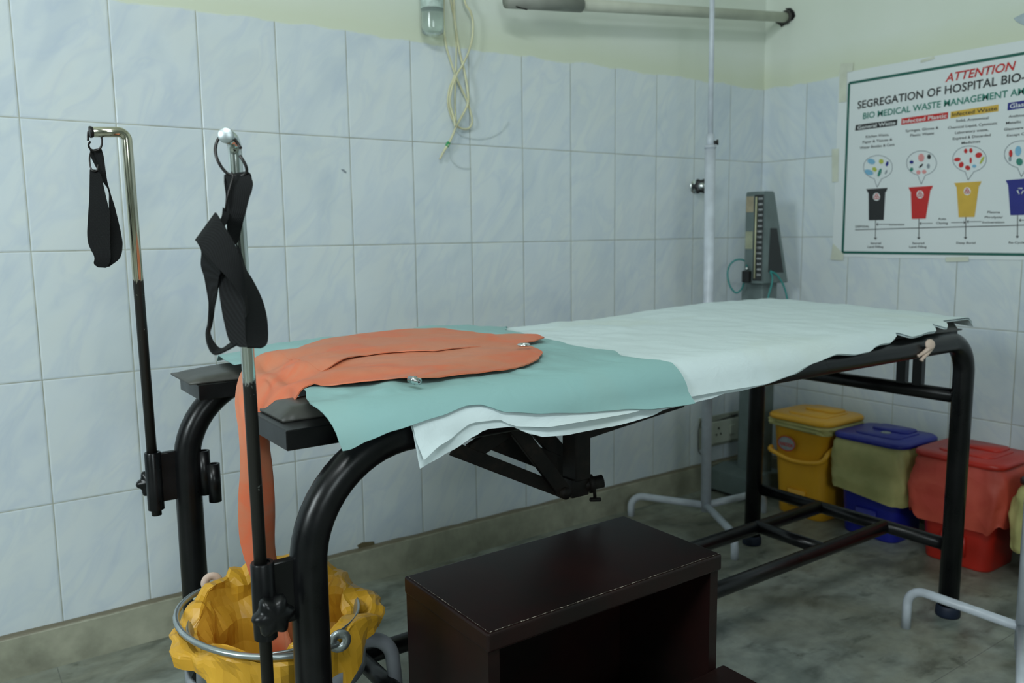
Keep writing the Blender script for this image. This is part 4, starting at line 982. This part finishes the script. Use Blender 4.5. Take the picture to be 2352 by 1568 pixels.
for (tl, tr, bl, br, m_, ex, ey) in (((365, 1004), (494, 996), (380, 1191), (470, 1189), M_INKK, 427, 1050), ((618, 994), (766, 983), (638, 1183), (722, 1181), M_INKR, 688, 1036), ((893, 967), (1057, 957), (920, 1173), (1015, 1171), M_INKY, 971, 1017), ((1202, 951), (1395, 935), (1230, 1161), (1345, 1158), M_INKB, 1290, 1015)):
    pbin(tl, tr, bl, br, m_)
    if m_ is not M_INKB:
        pdisc(ex, ey, 21, 24, M_INKW, 'emblem_disc'); b = B()
        for k in range(3):
            a = radians(-90+120*k); ccx, ccy = ex+8*cos(a), ey+9*sin(a)
            tube(b, [cp(ccx+7*cos(a+s), ccy+8*sin(a+s), -.0036) for s in [radians(-150+300*i/12)+0 for i in range(13)]], .0014, 6)
        tube(b, [cp(ex-1, ey, -.0036), cp(ex+1, ey, -.0036)], .0024, 8); obj('hazard_emblem', b, M_INKR, po)
    else:
        b = B()
        for k in range(3):
            a = radians(-90+120*k); p_ = (ex+19*cos(a-.7), ey+21*sin(a-.7)); q_ = (ex+19*cos(a+.7), ey+21*sin(a+.7)); line(b, p_, q_, .0017, -.0033); line(b, q_, (q_[0]-8*cos(a+1.2), q_[1]-8*sin(a+1.2)), .0017, -.0033)
        obj('recycling_emblem', b, M_INKW, po)
for cx_, cy_, rx, ry, tipx, tipy in ((435, 872, 87, 71, 430, 992), (697, 848, 90, 74, 695, 975), (985, 823, 101, 78, 976, 950), (1300, 795, 106, 82, 1296, 930)):
    b = B(); pts = []
    for k in range(33):
        a = radians(105+(330)*k/32); pts.append((cx_+rx*cos(a), cy_+ry*sin(a)))
    loop = [(tipx, tipy)]+pts+[(tipx, tipy)]
    tube(b, [cp(*p, -.003) for p in loop], .0009, 6); obj('speech_bubble', b, M_INKGR, po)
icons = [(395, 838, 24, 16, M_INKL, .3), (455, 838, 14, 14, M_INKO, 0), (490, 852, 8, 16, M_INKB, .3), (415, 885, 15, 12, M_INKO, .8), (380, 903, 28, 16, M_INKL, .3), (445, 905, 9, 26, M_INKE, .35), (484, 902, 5, 14, M_INKGR, .4),
 (637, 842, 12, 10, M_INKB, 0), (695, 815, 18, 24, M_INKP, 0), (742, 810, 11, 15, M_INKK, 0), (694, 864, 6, 17, M_INKK, .8), (738, 866, 9, 15, M_INKGR, 0), (637, 886, 10, 12, M_INKE, .3), (678, 903, 13, 12, M_INKP, 0), (713, 900, 13, 12, M_INKP, 0),
 (962, 775, 10, 14, M_INKR, 0), (993, 772, 10, 14, M_INKR, 0), (912, 826, 20, 11, M_INKR, -.1), (935, 858, 14, 18, M_INKR, .4), (1040, 800, 21, 16, M_INKR, -.3), (992, 832, 7, 18, M_INKR, 0), (974, 876, 16, 14, M_INKR, .6), (1013, 866, 12, 10, M_INKL, 0), (1060, 830, 7, 26, M_INKO, .5),
 (1232, 790, 11, 22, M_INKR, 0), (1277, 775, 19, 30, M_INKL, .1), (1285, 840, 20, 22, M_INKE, -.2), (1228, 822, 8, 16, M_INKGR, 0)]
for x, y, rx, ry, m_, th in icons: pdisc(x, y, rx, ry, m_, 'printed_icon', -.0030, th)
def tape(pts):
    b = B(); prism(b, [cp(*p, -.0036) for p in pts], (-.0003, 0, 0)); return obj('tape_piece', b, M_TAPE, po, False)
tape([(212, 250), (288, 245), (282, 298), (205, 306)]); tape([(158, 764), (200, 762), (196, 960), (160, 962)]); tape([(205, 305), (250, 300), (245, 480), (200, 484)])
tape([(165, 1330), (230, 1395), (225, 1432), (150, 1428)]); tape([(690, 232), (772, 205), (776, 222), (692, 246)]); tape([(840, 1412), (980, 1408), (980, 1438), (842, 1440)])
# filament under the poster on the wall paint
b = B(); prism(b, [H(u, v, 0, -.0012) for u, v in [(2328, 42), (2352, 30), (2420, 25), (2420, 62), (2352, 58), (2335, 50)]], (-.0004, 0, 0)); tag(obj('peeled_patch', b, simple('peeled_paint', (.42, .50, .55), .7), None, False), 'bluish patch of peeled paint above the poster', 'patch')
